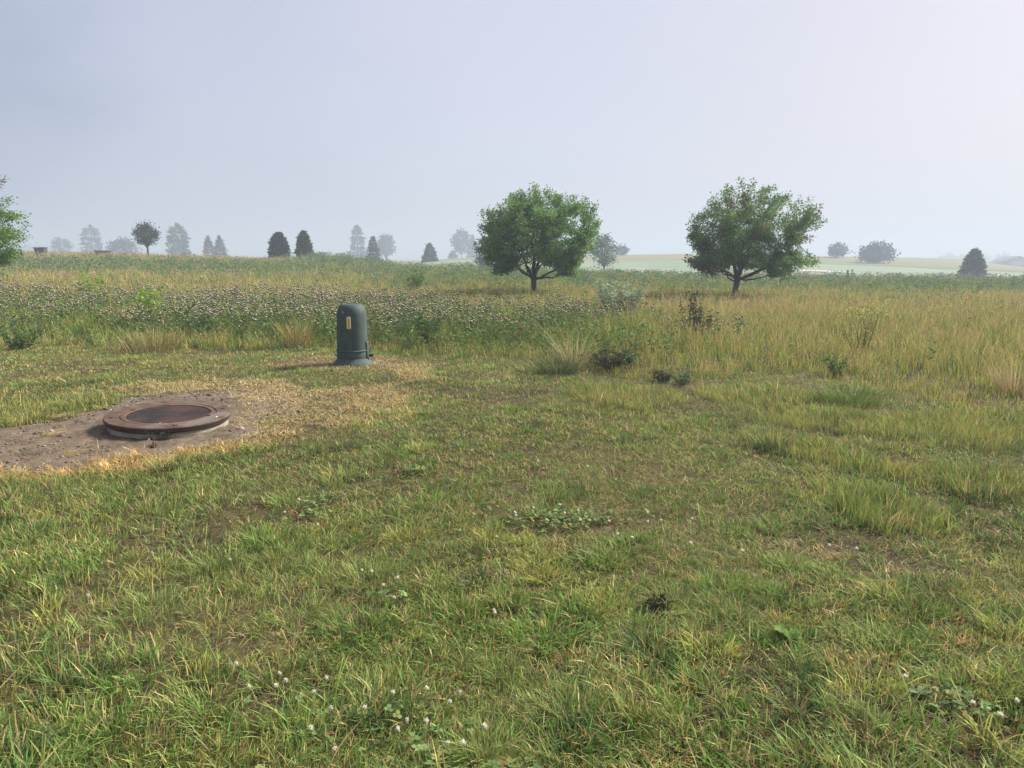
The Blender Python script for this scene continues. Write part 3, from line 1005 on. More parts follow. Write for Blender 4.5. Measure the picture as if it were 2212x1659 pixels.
def conifer(mb, H, W, rows, per, col, round_=.0, droop=.25, leaf=.5, base=.04, mt=None, nee=9):
    """layered needle sprays: each spray is a fan of leaf blades on a drooping bough"""
    P, D, C = [], [], []
    for i in range(rows):
        t = (i + rng.uniform(-.3, .3)) / (rows - 1)
        t = min(max(t, 0), 1)
        z = H * (base + (1 - base) * t)
        prof = (1 - t) ** (.85) if not round_ else ((1 - t ** round_) ** (.34 if round_ > 2.4 else .55)) * (.72 + .28 * min(1, t * 4 + .3))
        R = W / 2 * max(prof, .03)
        n = max(3, int(per * (.35 + .65 * prof)))
        ph = rng.uniform(0, 6.28)
        for k in range(n):
            a = ph + k * 6.283 / n + rng.uniform(-.25, .25)
            rr = R * rng.uniform(.74, 1.10) * (.84 + .34 * vnoise(np.array([a * 1.3 + i * .13]), np.array([t * 5.0]), int(H * 10) % 50)[0])
            m = nee
            f = rng.uniform(.15, 1, m) ** .6
            x = np.cos(a) * rr * f; y = np.sin(a) * rr * f
            zz = z - droop * rr * f ** 2 * .6 + rng.normal(0, .015 * H, m)
            P.append(np.stack([x, y, zz], 1) + rng.normal(0, .03 * W, (m, 3)))
            d = np.stack([np.full(m, math.cos(a)), np.full(m, math.sin(a)), np.full(m, -droop + (.5 if t > .9 else 0))], 1) + rng.normal(0, .45, (m, 3))
            D.append(d); C.append(col * rng.uniform(.72, 1.3) * rng.uniform(.85, 1.15, (m, 1)))
    P = np.concatenate(P); D = np.concatenate(D); C = np.concatenate(C)
    P[:, 2] = np.maximum(P[:, 2], .02 * H)
    add_leaves(mb, P - unit(D) * leaf * .4, D, leaf * rng.uniform(.6, 1.3, len(P)), .42, C, up=1.2)
    # leader
    Pt = np.tile([[0, 0, H * .97]], (6, 1)) + rng.normal(0, .01 * W, (6, 3))
    add_leaves(mb, Pt, rng.normal(0, .25, (6, 3)) + np.array([0, 0, 1]), leaf * .9, .25, np.tile(col, (6, 1)))


def far_broad(mb, mt, H, W, z0, nclump, nl, col, leaf, topf=1.0):
    P, D, C = [], [], []
    for i in range(nclump):
        th = rng.uniform(0, 6.283); el = rng.uniform(-1, 1); f = rng.uniform(.2, 1) ** .4
        hz = (H - z0) / 2
        s = math.sqrt(1 - el * el)
        wf = 1.0 if el < 0 else 1 - (1 - topf) * el
        c = np.array([math.cos(th) * s * W / 2 * f * wf, math.sin(th) * s * W / 2 * f * wf, z0 + hz + el * hz * f])
        c *= np.array([1, 1, 1])
        sz = W * .085 * rng.uniform(.6, 1.4)
        P.append(c + rng.normal(0, sz, (nl, 3)) * [1, 1, .7]); D.append(rng.normal(0, 1, (nl, 3)))
        C.append(col * rng.uniform(.7, 1.35) * rng.uniform(.85, 1.15, (nl, 1)))
        if mt is not None and i % 3 == 0:
            add_tube(mt, curve_pts((0, 0, z0 * rng.uniform(.7, 1.3)), c, 4, 0, .03), np.linspace(W * .012, W * .004, 4), BARK, 4)
    P = np.concatenate(P); D = np.concatenate(D); C = np.concatenate(C)
    k = P[:, 2] > z0 * .5
    add_leaves(mb, P[k], D[k], leaf * rng.uniform(.6, 1.3, k.sum()), .6, C[k], up=.6)


def far_tree(kind, name, label, cx, ytop, ybase, wpx, Y, group='trees fading into the fog', col=None, cat='tree', rows=None, round_=0, **kw):
    Y0 = Y
    if Y > 110: Y *= FAR if cx < 1040 else FARH
    top = at(cx, ytop, Y); bot = at(cx, ybase, Y)
    z = float(ground_z(np.array([bot[0]]), np.array([Y]))[0])
    zb = min(bot[2], z) if ybase < 570 and kind != 'free' else z
    zb = z
    H = top[2] - zb; W = wpx * K / FPX * Y
    r = empty(name, (top[0], Y, zb - .05))
    tag(r, label, cat, group)
    mt, mb = MB(), MB()
    col = np.array(col if col is not None else [.055, .085, .055])
    if kind == 'conifer':
        add_tube(mt, [(0, 0, -.2), (0, 0, H * .5), (0, 0, H * .96)], [W * .04, W * .025, W * .006], BARK, 6)
        rows = rows or 16
        conifer(mb, H, W, rows, kw.get('per', 13), col, round_, leaf=max(W * .16, H / rows * .75), droop=kw.get('droop', .3), base=kw.get('base', .03), nee=kw.get('nee', 9))
    else:
        z0 = H * kw.get('z0', .25)
        add_tube(mt, [(0, 0, -.2), (W * .01, 0, z0), (0, 0, z0 + (H - z0) * .5)], [W * kw.get('tr', .035), W * kw.get('tr', .035) * .8, W * .012], BARK, 7)
        far_broad(mb, mt, H, W, z0, kw.get('nclump', 90), kw.get('nl', 22), col, leaf=kw['leaf'] * (Y / Y0) if 'leaf' in kw else W * .055, topf=kw.get('topf', .8))
    mt.build('trunk', M_bark, r, smooth=True)
    mb.build('crown', M_leaf_far, r)
    return r


BLUE = [.050, .080, .066]
far_tree('broad', 'round_bush', 'low hazy bush left of the tall blunt evergreen', 129, 511, 540, 38, 300, z0=.05, nclump=60, nl=16, leaf=.9)
far_tree('conifer', 'tall_evergreen', 'tall blunt hazy evergreen, leftmost tall tree on the horizon', 195, 489, 541, 44, 290, round_=3.2, droop=.1, rows=14)
far_tree('broad', 'wide_bush', 'wide low hazy bush with spreading boughs beside the slim young tree', 263, 515, 546, 60, 235, z0=.04, nclump=90, nl=16, leaf=.8)
far_tree('broad', 'young_tree', 'slim dark young tree with bare trunk standing on the left ridge', 314, 480, 546, 47, 81, z0=.36, nclump=120, nl=22, leaf=.20, topf=.62, tr=.045, col=[.040, .066, .036])
far_tree('conifer', 'broad_evergreen', 'broad hazy rounded evergreen right of the slim young tree', 382, 486, 552, 46, 225, round_=2.6, droop=.15, rows=16, per=16)
far_tree('conifer', 'small_spruce', 'small pointed hazy spruce, left one of a close pair', 449, 512, 552, 31, 190, rows=14, per=16, round_=1.2, col=BLUE)
far_tree('conifer', 'small_spruce', 'small pointed hazy spruce, right one of a close pair', 473, 511, 553, 32, 180, rows=14, per=16, round_=1.2, col=BLUE)
far_tree('conifer', 'dark_evergreen', 'dark stout evergreen on the ridge with a blunt double top', 601, 504, 553, 44, 80, group='dark pair of evergreens on the ridge', round_=1.9, rows=20, per=20, nee=13, droop=-.2, col=[.045, .075, .036])
far_tree('conifer', 'dark_evergreen', 'dark egg-shaped evergreen on the ridge with a pointed top', 655, 501, 552, 38, 80, group='dark pair of evergreens on the ridge', round_=1.5, rows=20, per=20, nee=13, droop=-.2, col=[.045, .078, .037])
far_tree('conifer', 'tall_evergreen', 'tall pale ragged evergreen behind the blue spruce', 771, 489, 556, 42, 270, round_=1.7, rows=15, droop=.1)
far_tree('conifer', 'blue_spruce', 'narrow blue-grey spruce standing between two pale trees', 805, 512, 560, 34, 125, rows=16, round_=1.15, col=BLUE, per=15)
far_tree('broad', 'hazy_tree', 'pale rounded tree with visible trunk right of the blue spruce', 833, 507, 557, 37, 280, z0=.22, nclump=80, nl=16, leaf=.9)
far_tree('conifer', 'blue_spruce', 'lone squat blue spruce before the misty fairway, left of the big tree', 928, 527, 568, 36, 128, rows=15, round_=1.3, col=BLUE, per=16)
far_tree('broad', 'small_bush', 'tiny hazy bush beside the pale tree', 979, 543, 557, 19, 250, z0=.03, nclump=40, nl=14, leaf=.6)
far_tree('broad', 'hazy_tree', 'pale upright tree fading in fog just left of the big round tree', 996, 496, 558, 37, 300, z0=.2, nclump=80, nl=16, leaf=1.0, topf=.7)
far_tree('conifer', 'hazy_spruce', 'pale spruce half hidden by the big round tree', 1021, 510, 556, 34, 300, rows=14, per=14)
far_tree('broad', 'low_bush', 'dark low bush under the left boughs of the big round tree', 1050, 541, 573, 46, 120, z0=.02, nclump=60, nl=16, leaf=.4, col=BLUE)
far_tree('broad', 'field_tree', 'grey green open-crowned tree behind the right side of the big round tree', 1306, 502, 581, 56, 118, z0=.16, nclump=110, nl=18, leaf=.34, topf=.6, col=[.13, .18, .10])
far_tree('broad', 'round_bush', 'faint round bush on the hill between the two big trees', 1344, 531, 552, 26, 270, z0=.03, nclump=50, nl=14, leaf=.7)
far_tree('broad', 'round_bush', 'hazy round bush on the right hill crest', 1810, 526, 558, 38, 262, z0=.1, nclump=70, nl=16, leaf=.8)
far_tree('broad', 'wide_bush', 'broad hazy evergreen bush on the right hill', 1893, 526, 564, 64, 235, z0=.04, nclump=120, nl=18, leaf=.85)
far_tree('conifer', 'blue_spruce', 'grey pyramid spruce by the right edge of the picture', 2106, 541, 598, 56, 118, rows=15, per=20, nee=13, col=BLUE, droop=.2, round_=1.25)

# faint wood lines in the fog
def far_wood(x0, x1, Y, ytop, label, n):
    mb = MB()
    P, D, C = [], [], []
    for i in range(n):
        cx = rng.uniform(x0, x1); yt = ytop + rng.uniform(-4, 8)
        top = at(cx, yt, Y + rng.uniform(-20, 20))
        H = top[2] + .5
        m = 60
        p = rng.normal(0, 1, (m, 3)) * [H * .22, H * .22, H * .24] + [top[0], top[1], H * .52 - .3]
        P.append(p); D.append(rng.normal(0, 1, (m, 3))); C.append(np.tile([.03, .05, .035], (m, 1)))
    P = np.concatenate(P); D = np.concatenate(D); C = np.concatenate(C)
    add_leaves(mb, P, D, rng.uniform(1.8, 3.6, len(P)), .6, C)
    tag(mb.build('distant_wood', M_leaf_far), label, 'wood', kind='stuff')


far_wood(2030, 2185, 700, 553, 'faint line of distant trees lost in fog near the house', 26)
far_wood(-40, 120, 700, 530, 'faint line of distant trees lost in fog at the far left', 22)

# far house, right edge
def build_house():
    Y = 300
    e0 = at(2157, 575, Y); rt = at(2195, 553, Y); bz = float(ground_z(e0[:1], e0[1:2])[0]) - .5
    r = empty('hazy_house', (at(2200, 575, Y)[0], Y, bz))
    tag(r, 'pale house with a gabled roof almost lost in fog at the right edge', 'house')
    W = 2 * (at(2200, 575, Y)[0] - e0[0]); ez = e0[2] - bz; rz = rt[2] - bz
    M_w = noise_mat('house_siding', (.42, .42, .42), (.5, .5, .5), 2, .8, 0)
    M_r = noise_mat('house_shingles', (.07, .065, .065), (.11, .10, .10), 2, .9, 0)
    mb = MB(); add_box(mb, (0, 5, ez / 2), (W * .86, 10, ez), bev=.02)
    mb.build('wall', M_w, r)
    mb = MB()
    hw = W / 2; y0, y1 = -.8, 10.8; th = .35
    V = [(-hw, y0, ez), (0, y0, rz), (hw, y0, ez), (-hw, y1, ez), (0, y1, rz), (hw, y1, ez), (-hw, y0, ez - th), (0, y0, rz - th), (hw, y0, ez - th), (-hw, y1, ez - th), (0, y1, rz - th), (hw, y1, ez - th)]
    mb.add(V, None, [(0, 1, 4, 3), (1, 2, 5, 4), (6, 9, 10, 7), (7, 10, 11, 8), (0, 6, 7, 1), (1, 7, 8, 2), (3, 4, 10, 9), (4, 5, 11, 10), (0, 3, 9, 6), (2, 8, 11, 5)])
    fix_normals(mb.build('roof', M_r, r))
    mb = MB(); gv = [(-hw * .84, -.02, ez), (hw * .84, -.02, ez), (0, -.02, rz - .5), (-hw * .84, .3, ez), (hw * .84, .3, ez), (0, .3, rz - .5)]
    mb.add(gv, [(0, 1, 2), (5, 4, 3)], [(0, 3, 4, 1), (1, 4, 5, 2), (2, 5, 3, 0)])
    fix_normals(mb.build('gable', M_w, r))
    M_g = noise_mat('dark_glass', (.03, .035, .04), (.05, .055, .06), 1, .2, 0)
    for wx in (-hw * .45, hw * .3):
        mb = MB(); add_box(mb, (wx, -.06, ez * .55), (1.3, .12, 1.4), bev=.02); mb.build('window', M_g, r)


build_house()

# low dark box objects on the left ridge
M_dark = noise_mat('dark_weathered_wood', (.035, .034, .034), (.07, .066, .062), 6, .8, .3)


def ridge_box(name, label, cx, ytop, wpx, Y, hpx, legs):
    b = at(cx, ytop + hpx, Y)
    z = float(ground_z(b[:1], np.array([Y]))[0])
    topz = at(cx, ytop, Y)[2]
    W = wpx * K / FPX * Y
    r = empty(name, (b[0], Y, z)); tag(r, label, 'box')
    h = max(topz - z, .3)
    mb = MB(); add_box(mb, (0, 0, h - .05), (W * 1.06, .75, .10), bev=.015); mb.build('lid', M_dark, r)
    mb = MB(); add_box(mb, (0, 0, (h - .10) / 2 + legs / 2), (W * .92, .62, h - .10 - legs), bev=.015); mb.build('body', M_dark, r)
    for sx_ in (-1, 1):
        mb = MB(); add_box(mb, (sx_ * W * .36, 0, legs / 2), (.10, .55, legs), bev=.01); mb.build('leg', M_dark, r)


ridge_box('storage_box', 'dark low box standing on the grassy ridge at far left', 88, 534, 23, 78, 8, .15)
ridge_box('storage_box', 'flat dark low box sunk in grass below the wide hazy bush', 222, 541, 29, 77, 5, .12)

# ================================================================== LAWN
CLOVER = [(gpoly([(480, 1440), (640, 1470), (900, 1500), (1100, 1560), (1250, 1659), (1180, 1800), (300, 1800), (520, 1640), (440, 1540)]), 24000, .0085),
          (gpoly([(1030, 1090), (1180, 1080), (1400, 1110), (1480, 1135), (1380, 1160), (1200, 1170), (1000, 1165)]), 9000, .0070),
          (gpoly([(590, 1090), (690, 1060), (760, 1070), (730, 1130), (650, 1150), (600, 1140)]), 6000, .0085),
          (gpoly([(700, 1260), (860, 1250), (900, 1310), (820, 1350), (700, 1320)]), 4000, .008),
          (gpoly([(830, 1010), (930, 1010), (950, 1050), (850, 1050)]), 4000, .0085),
          (gpoly([(170, 1130), (250, 1130), (250, 1170), (180, 1170)]), 1800, .0085),
          (gpoly([(1900, 1480), (2150, 1490), (2200, 1590), (1950, 1600)]), 2600, .008)]
GREEN = np.array([.108, .230, .036]); GREEN2 = np.array([.175, .278, .062]); YGREEN = np.array([.310, .365, .074])
DGREEN = np.array([.055, .135, .032]); STRAW = np.array([.56, .45, .19]); OSTRAW = np.array([.56, .34, .11]); BROWN = np.array([.19, .13, .07])
GREY = np.array([.15, .21, .115])


def pick(cols, probs):
    """cols (k,3); probs (n,k) -> (n,3)"""
    p = probs / probs.sum(1, keepdims=True)
    c = np.cumsum(p, 1); r_ = rng.random((len(p), 1))
    i = (r_ > c).sum(1).clip(0, len(cols) - 1)
    return np.asarray(cols)[i], i


def sample_polar(n, r0, r1, power, half=49):
    """radial density per area ~ r**-power"""
    e = 2 - power
    u = rng.random(n)
    r = (r0 ** e + u * (r1 ** e - r0 ** e)) ** (1 / e) if abs(e) > 1e-6 else r0 * (r1 / r0) ** u
    a = np.radians(rng.uniform(-half, half, n))
    return r * np.sin(a), r * np.cos(a)


def lawn_fields(x, y):
    f = {}
    f['mown'] = mown(x, y)
    wob = (fbm(x * 3, y * 3, 12) - .5) * .25
    f['soil'] = poly_sdf(x, y, POLY_SOIL) + wob
    f['dead'] = poly_sdf(x, y, POLY_DEAD) + (fbm(x * 2.2, y * 2.2, 15) - .5) * .7
    f['rim'] = poly_sdf(x, y, POLY_RIM) + wob
    f['ped'] = poly_sdf(x, y, POLY_PED) + (fbm(x * 2.5, y * 2.5, 16) - .5) * .35
    s = np.zeros_like(x)
    for pl, hh in STRIPS:
        d = poly_sdf(x, y, pl) + (fbm(x * 2.5, y * 2.5, 18) - .5) * .2
        s = np.maximum(s, hh * STRIP_H * sstep(.03, -.03, d))
    f['strip'] = s
    return f


def build_lawn():
    NC = 112000
    cx, cy = sample_polar(NC, 1.0, 15.5, 1.15, 58)
    f = lawn_fields(cx, cy)
    r = np.hypot(cx, cy)
    soil = np.minimum(f['soil'], 9); man = np.hypot(cx - MAN_C[0], cy - MAN_C[1]); pd = np.hypot(cx - PED_C[0], cy - PED_C[1])
    bare = fbm(cx * 1.1, cy * 1.1, 40)                       # thin spots
    bare2 = fbm(cx * 3.1, cy * 3.1, 41)
    keep = (f['mown'] > -.15) & (man > .55) & (pd > .30)
    keep &= (soil > .0) | (rng.random(NC) < .02)
    dens = np.clip(1.35 - 1.0 * sstep(.46, .70, bare) - .55 * sstep(.50, .75, bare2), .30, 1)
    dead = sstep(.10, -.12, f['dead']); ped = sstep(.05, -.1, f['ped'])
    dens = dens * (1 - .35 * dead) * (1 - .6 * ped)
    dens = np.where(f['strip'] > .02, 1, dens)
    cl = np.minimum.reduce([poly_sdf(cx, cy, pl) for pl, _n, _s in CLOVER])
    dens = dens * (1 - .70 * sstep(.05, -.15, cl) * sstep(.40, .58, fbm(cx * 4, cy * 4, 45)))
    keep &= rng.random(NC) < dens
    cx, cy, r = cx[keep], cy[keep], r[keep]
    for k in f: f[k] = f[k][keep]
    dead, ped, soil = dead[keep], ped[keep], soil[keep]; n = len(cx)
    tone = fbm(cx * .75, cy * .75, 50); tone2 = fbm(cx * 2.7, cy * 2.7, 51); big = fbm(cx * .28, cy * .28, 52)
    hgt = .022 + .034 * fbm(cx * 1.6, cy * 1.6, 53) + .018 * sstep(.55, .8, fbm(cx * 2.3 + 9, cy * 2.3, 54))
    dx, dy = proj(cx, cy, np.zeros(n))
    left_front = sstep(1100, 300, dx) * sstep(960, 1050, dy)
    hgt = hgt + .016 * left_front + .014 * sstep(1250, 1600, dy) + .03 * sstep(0.75, .2, soil) * (dy > 960)
    hgt = hgt + f['strip'] * rng.uniform(.75, 1.2, n)
    # tussocks: coarse clumps that stand up and lean outwards
    NTU = 1050
    tx, ty = sample_polar(NTU, 1.1, 13, 1.1, 58)
    tR = rng.uniform(.05, .17, NTU) * np.maximum(1, np.hypot(tx, ty) / 6); tH = rng.uniform(.008, .042, NTU)
    tu = np.zeros(n); ta = np.zeros(n); ti = np.zeros(n, int)
    for q in range(0, n, 4000):
        d2 = np.hypot(cx[q:q + 4000, None] - tx, cy[q:q + 4000, None] - ty) / tR
        jb = d2.argmin(1); db = d2[np.arange(len(jb)), jb]
        tu[q:q + 4000] = tH[jb] * np.clip(1 - db ** 2, 0, 1) ** .6; ti[q:q + 4000] = jb
        ta[q:q + 4000] = np.arctan2(cy[q:q + 4000] - ty[jb], cx[q:q + 4000] - tx[jb])
    intu = tu > .004
    hgt = hgt + tu
    clv = np.minimum.reduce([poly_sdf(cx, cy, pl) for pl, _n, _s in CLOVER])
    hgt = hgt * (1 - .45 * sstep(.05, -.15, clv) * sstep(.38, .56, fbm(cx * 4, cy * 4, 45)))
    hgt = hgt * (1 - .3 * dead * (soil < .3)) * (1 - .45 * ped)
    rim = sstep(.10, -.08, f['rim'])
    hgt = hgt * np.exp(rng.normal(0, .16, n))
    # colour class probabilities per clump
    right = sstep(900, 1700, dx) * sstep(1000, 1250, dy)
    far = sstep(5, 9, r)
    pG = .9 * sstep(.25, .65, tone) + .35 + .5 * left_front
    pG2 = 1.0 + .6 * tone2
    pY = .75 * sstep(.62, .30, tone) + .35 * far + 1.6 * (f['strip'] > .02) + .12
    pD = .30 * sstep(.55, .8, tone2) + .40 * left_front
    pS = .22 + .60 * sstep(.55, .80, big) + .85 * right * sstep(.35, .7, tone2) + .25 * far
    pO = .06 + .06 * far
    pB = .10 + .30 * right * sstep(.5, .8, big)
    pGr = .30 * sstep(.5, .75, tone2)
    lw = np.maximum.reduce([dead * (rng.random(n) < .66), rim, ped])
    pr = np.stack([pG, pG2, pY, pD, pS, pO, pB, pGr], 1)
    prd = np.stack([.02 + 0 * pG, .03 + 0 * pG, .22 + 0 * pG, 0 * pG, 1.0 - .5 * rim, .25 + .8 * rim, .16 + .45 * ped, 0 * pG], 1)
    pr = pr / pr.sum(1, keepdims=True) * (1 - lw[:, None]) + prd / prd.sum(1, keepdims=True) * lw[:, None]
    colc, ci = pick([GREEN, GREEN2, YGREEN, DGREEN, STRAW, OSTRAW, BROWN, GREY], pr)
    tcol = np.array([GREEN, GREEN2, YGREEN, DGREEN, GREEN, GREEN2])[rng.integers(0, 6, NTU)] * np.exp(rng.normal(0, .15, (NTU, 1)))
    mt_ = intu & (lw < .3) & (rng.random(n) < .8); colc[mt_] = tcol[ti[mt_]]
    # blades of each clump
    B = np.where(r < 4, 13, np.where(r < 8, 9, 7))
    idx = np.repeat(np.arange(n), B); m = len(idx)
    cr = .018 + .016 * rng.random(n) + .004 * r
    a = rng.uniform(0, 2 * np.pi, m); q = np.sqrt(rng.random(m))
    px = cx[idx] + np.cos(a) * q * cr[idx]; py = cy[idx] + np.sin(a) * q * cr[idx]
    pz = ground_z(px, py) - .004
    P = np.stack([px, py, pz], 1)
    wind = fbm(cx * .9, cy * .9, 60) * 4 * np.pi
    az = np.where(rng.random(m) < .62, a + rng.normal(0, .5, m), wind[idx] + rng.normal(0, .8, m))
    tk = intu[idx] & (rng.random(m) < .75); az = np.where(tk, ta[idx] + rng.normal(0, .6, m), az)
    h = hgt[idx] * .76 * np.exp(rng.normal(0, .30, m))
    lean = np.abs(rng.normal(.66, .45, m)) * (1 - .35 * (f['strip'][idx] > .02))
    lean += .6 * lw[idx] * (soil[idx] < .5) * rng.random(m)
    w = .0042 * rng.uniform(.6, 1.4, m) * np.maximum(1, (r[idx] / 4)) ** .7
    fine = fbm(cx * 1.3, cy * 1.3, 61)[idx] > .57
    w = np.where(fine, w * .62, w)
    c = colc[idx] * np.exp(rng.normal(0, .28, (m, 1)))
    mixin = rng.random(m)
    deadb = mixin < .10
    c[deadb] = (STRAW * .8) * np.exp(rng.normal(0, .25, (deadb.sum(), 1)))
    br = (mixin > .95); c[br] = BROWN * np.exp(rng.normal(0, .25, (br.sum(), 1)))
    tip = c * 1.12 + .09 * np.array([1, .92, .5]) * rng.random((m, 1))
    yt = rng.random(m) < .14
    tip[yt] = tip[yt] * .45 + OSTRAW * .55
    ct = (f['strip'][idx] > .02) & (rng.random(m) < .35)
    tip[ct] = tip[ct] * .5 + np.array([.30, .24, .08]) * .5
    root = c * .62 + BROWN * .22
    mb = MB()
    near = r[idx] < 4.2
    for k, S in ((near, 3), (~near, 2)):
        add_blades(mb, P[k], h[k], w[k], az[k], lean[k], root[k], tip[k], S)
    # thatch: dead flat blades between the clumps
    nt_ = 270000
    x, y = sample_polar(nt_, 1.0, 12.5, 1.1, 58)
    g = lawn_fields(x, y)
    pdx, pdy = proj(x, y, np.zeros(nt_))
    k = (g['mown'] > 0) & ((g['soil'] > -.02) | (rng.random(nt_) < .09) | ((g['dead'] < .02) & (pdx > 495) & (rng.random(nt_) < .85))) & (np.hypot(x - MAN_C[0], y - MAN_C[1]) > .54) & (np.hypot(x - PED_C[0], y - PED_C[1]) > .29)
    dd = np.minimum.reduce([g['dead'], g['ped'], g['rim']])
    k &= rng.random(nt_) < np.where(dd < .05, 1, .62)
    x, y, dd = x[k], y[k], dd[k]; m = len(x); rr = np.hypot(x, y)
    P = np.stack([x, y, ground_z(x, y) + rng.uniform(.0, .022, m) + .014 * (g['soil'][k] < 0)], 1)
    L = rng.uniform(.025, .075, m)
    az = rng.uniform(0, 2 * np.pi, m)
    el = rng.uniform(.05, .45, m)
    dry = (dd < .05)[:, None]
    t = rng.random((m, 1))
    C = np.where(rng.random((m, 1)) < .28, BROWN * (.7 + .6 * t), np.where(rng.random((m, 1)) < .5, GREEN2 * (.6 + .6 * t), STRAW * (.5 + .5 * t)))
    C = np.where(dry, (np.array([.56, .47, .25]) * t + (STRAW * .6 + OSTRAW * .4) * (1 - t)) * (.75 + .4 * rng.random((m, 1))), C)
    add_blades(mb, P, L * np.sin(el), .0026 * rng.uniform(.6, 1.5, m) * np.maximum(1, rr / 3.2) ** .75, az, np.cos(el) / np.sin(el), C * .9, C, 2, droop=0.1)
    ne = 16000
    xs = [p[0] for p in POLY_DEAD]; ys = [p[1] for p in POLY_DEAD]
    x = rng.uniform(min(xs), max(xs), ne * 3); y = rng.uniform(min(ys), max(ys), ne * 3)
    g = lawn_fields(x, y); pdx, _ = proj(x, y, np.zeros_like(x))
    k = (np.minimum(g['dead'], g['ped']) < .05) & (np.hypot(x - MAN_C[0], y - MAN_C[1]) > .54) & (np.hypot(x - PED_C[0], y - PED_C[1]) > .29)
    k &= ((g['soil'] > -.03) | (pdx > 500)) & (rng.random(len(x)) < .08 + .7 * sstep(.42, .60, fbm(x * 2.6, y * 2.6, 47)))
    x, y = x[k][:ne], y[k][:ne]; m = len(x); t = rng.random((m, 1))
    C = (np.array([.58, .50, .28]) * t + (STRAW * .5 + OSTRAW * .5) * (1 - t)) * np.exp(rng.normal(.0, .24, (m, 1)))
    bk = rng.random(m) < .12; C[bk] = BROWN
    L = rng.uniform(.03, .075, m); el = np.abs(rng.normal(.2, .35, m)).clip(.04, 1.2)
    add_blades(mb, np.stack([x, y, ground_z(x, y) + .012 + rng.uniform(0, .015, m)], 1), L * np.sin(el), .0055 * rng.uniform(.6, 1.3, m), rng.uniform(0, 6.28, m), np.cos(el) / np.sin(el), C * .9, C, 2, droop=.1)
    o = mb.build('lawn_grass', M_grass)
    tag(o, 'patchy mown lawn grass, green mixed with dry straw', 'grass', kind='stuff')


build_lawn()


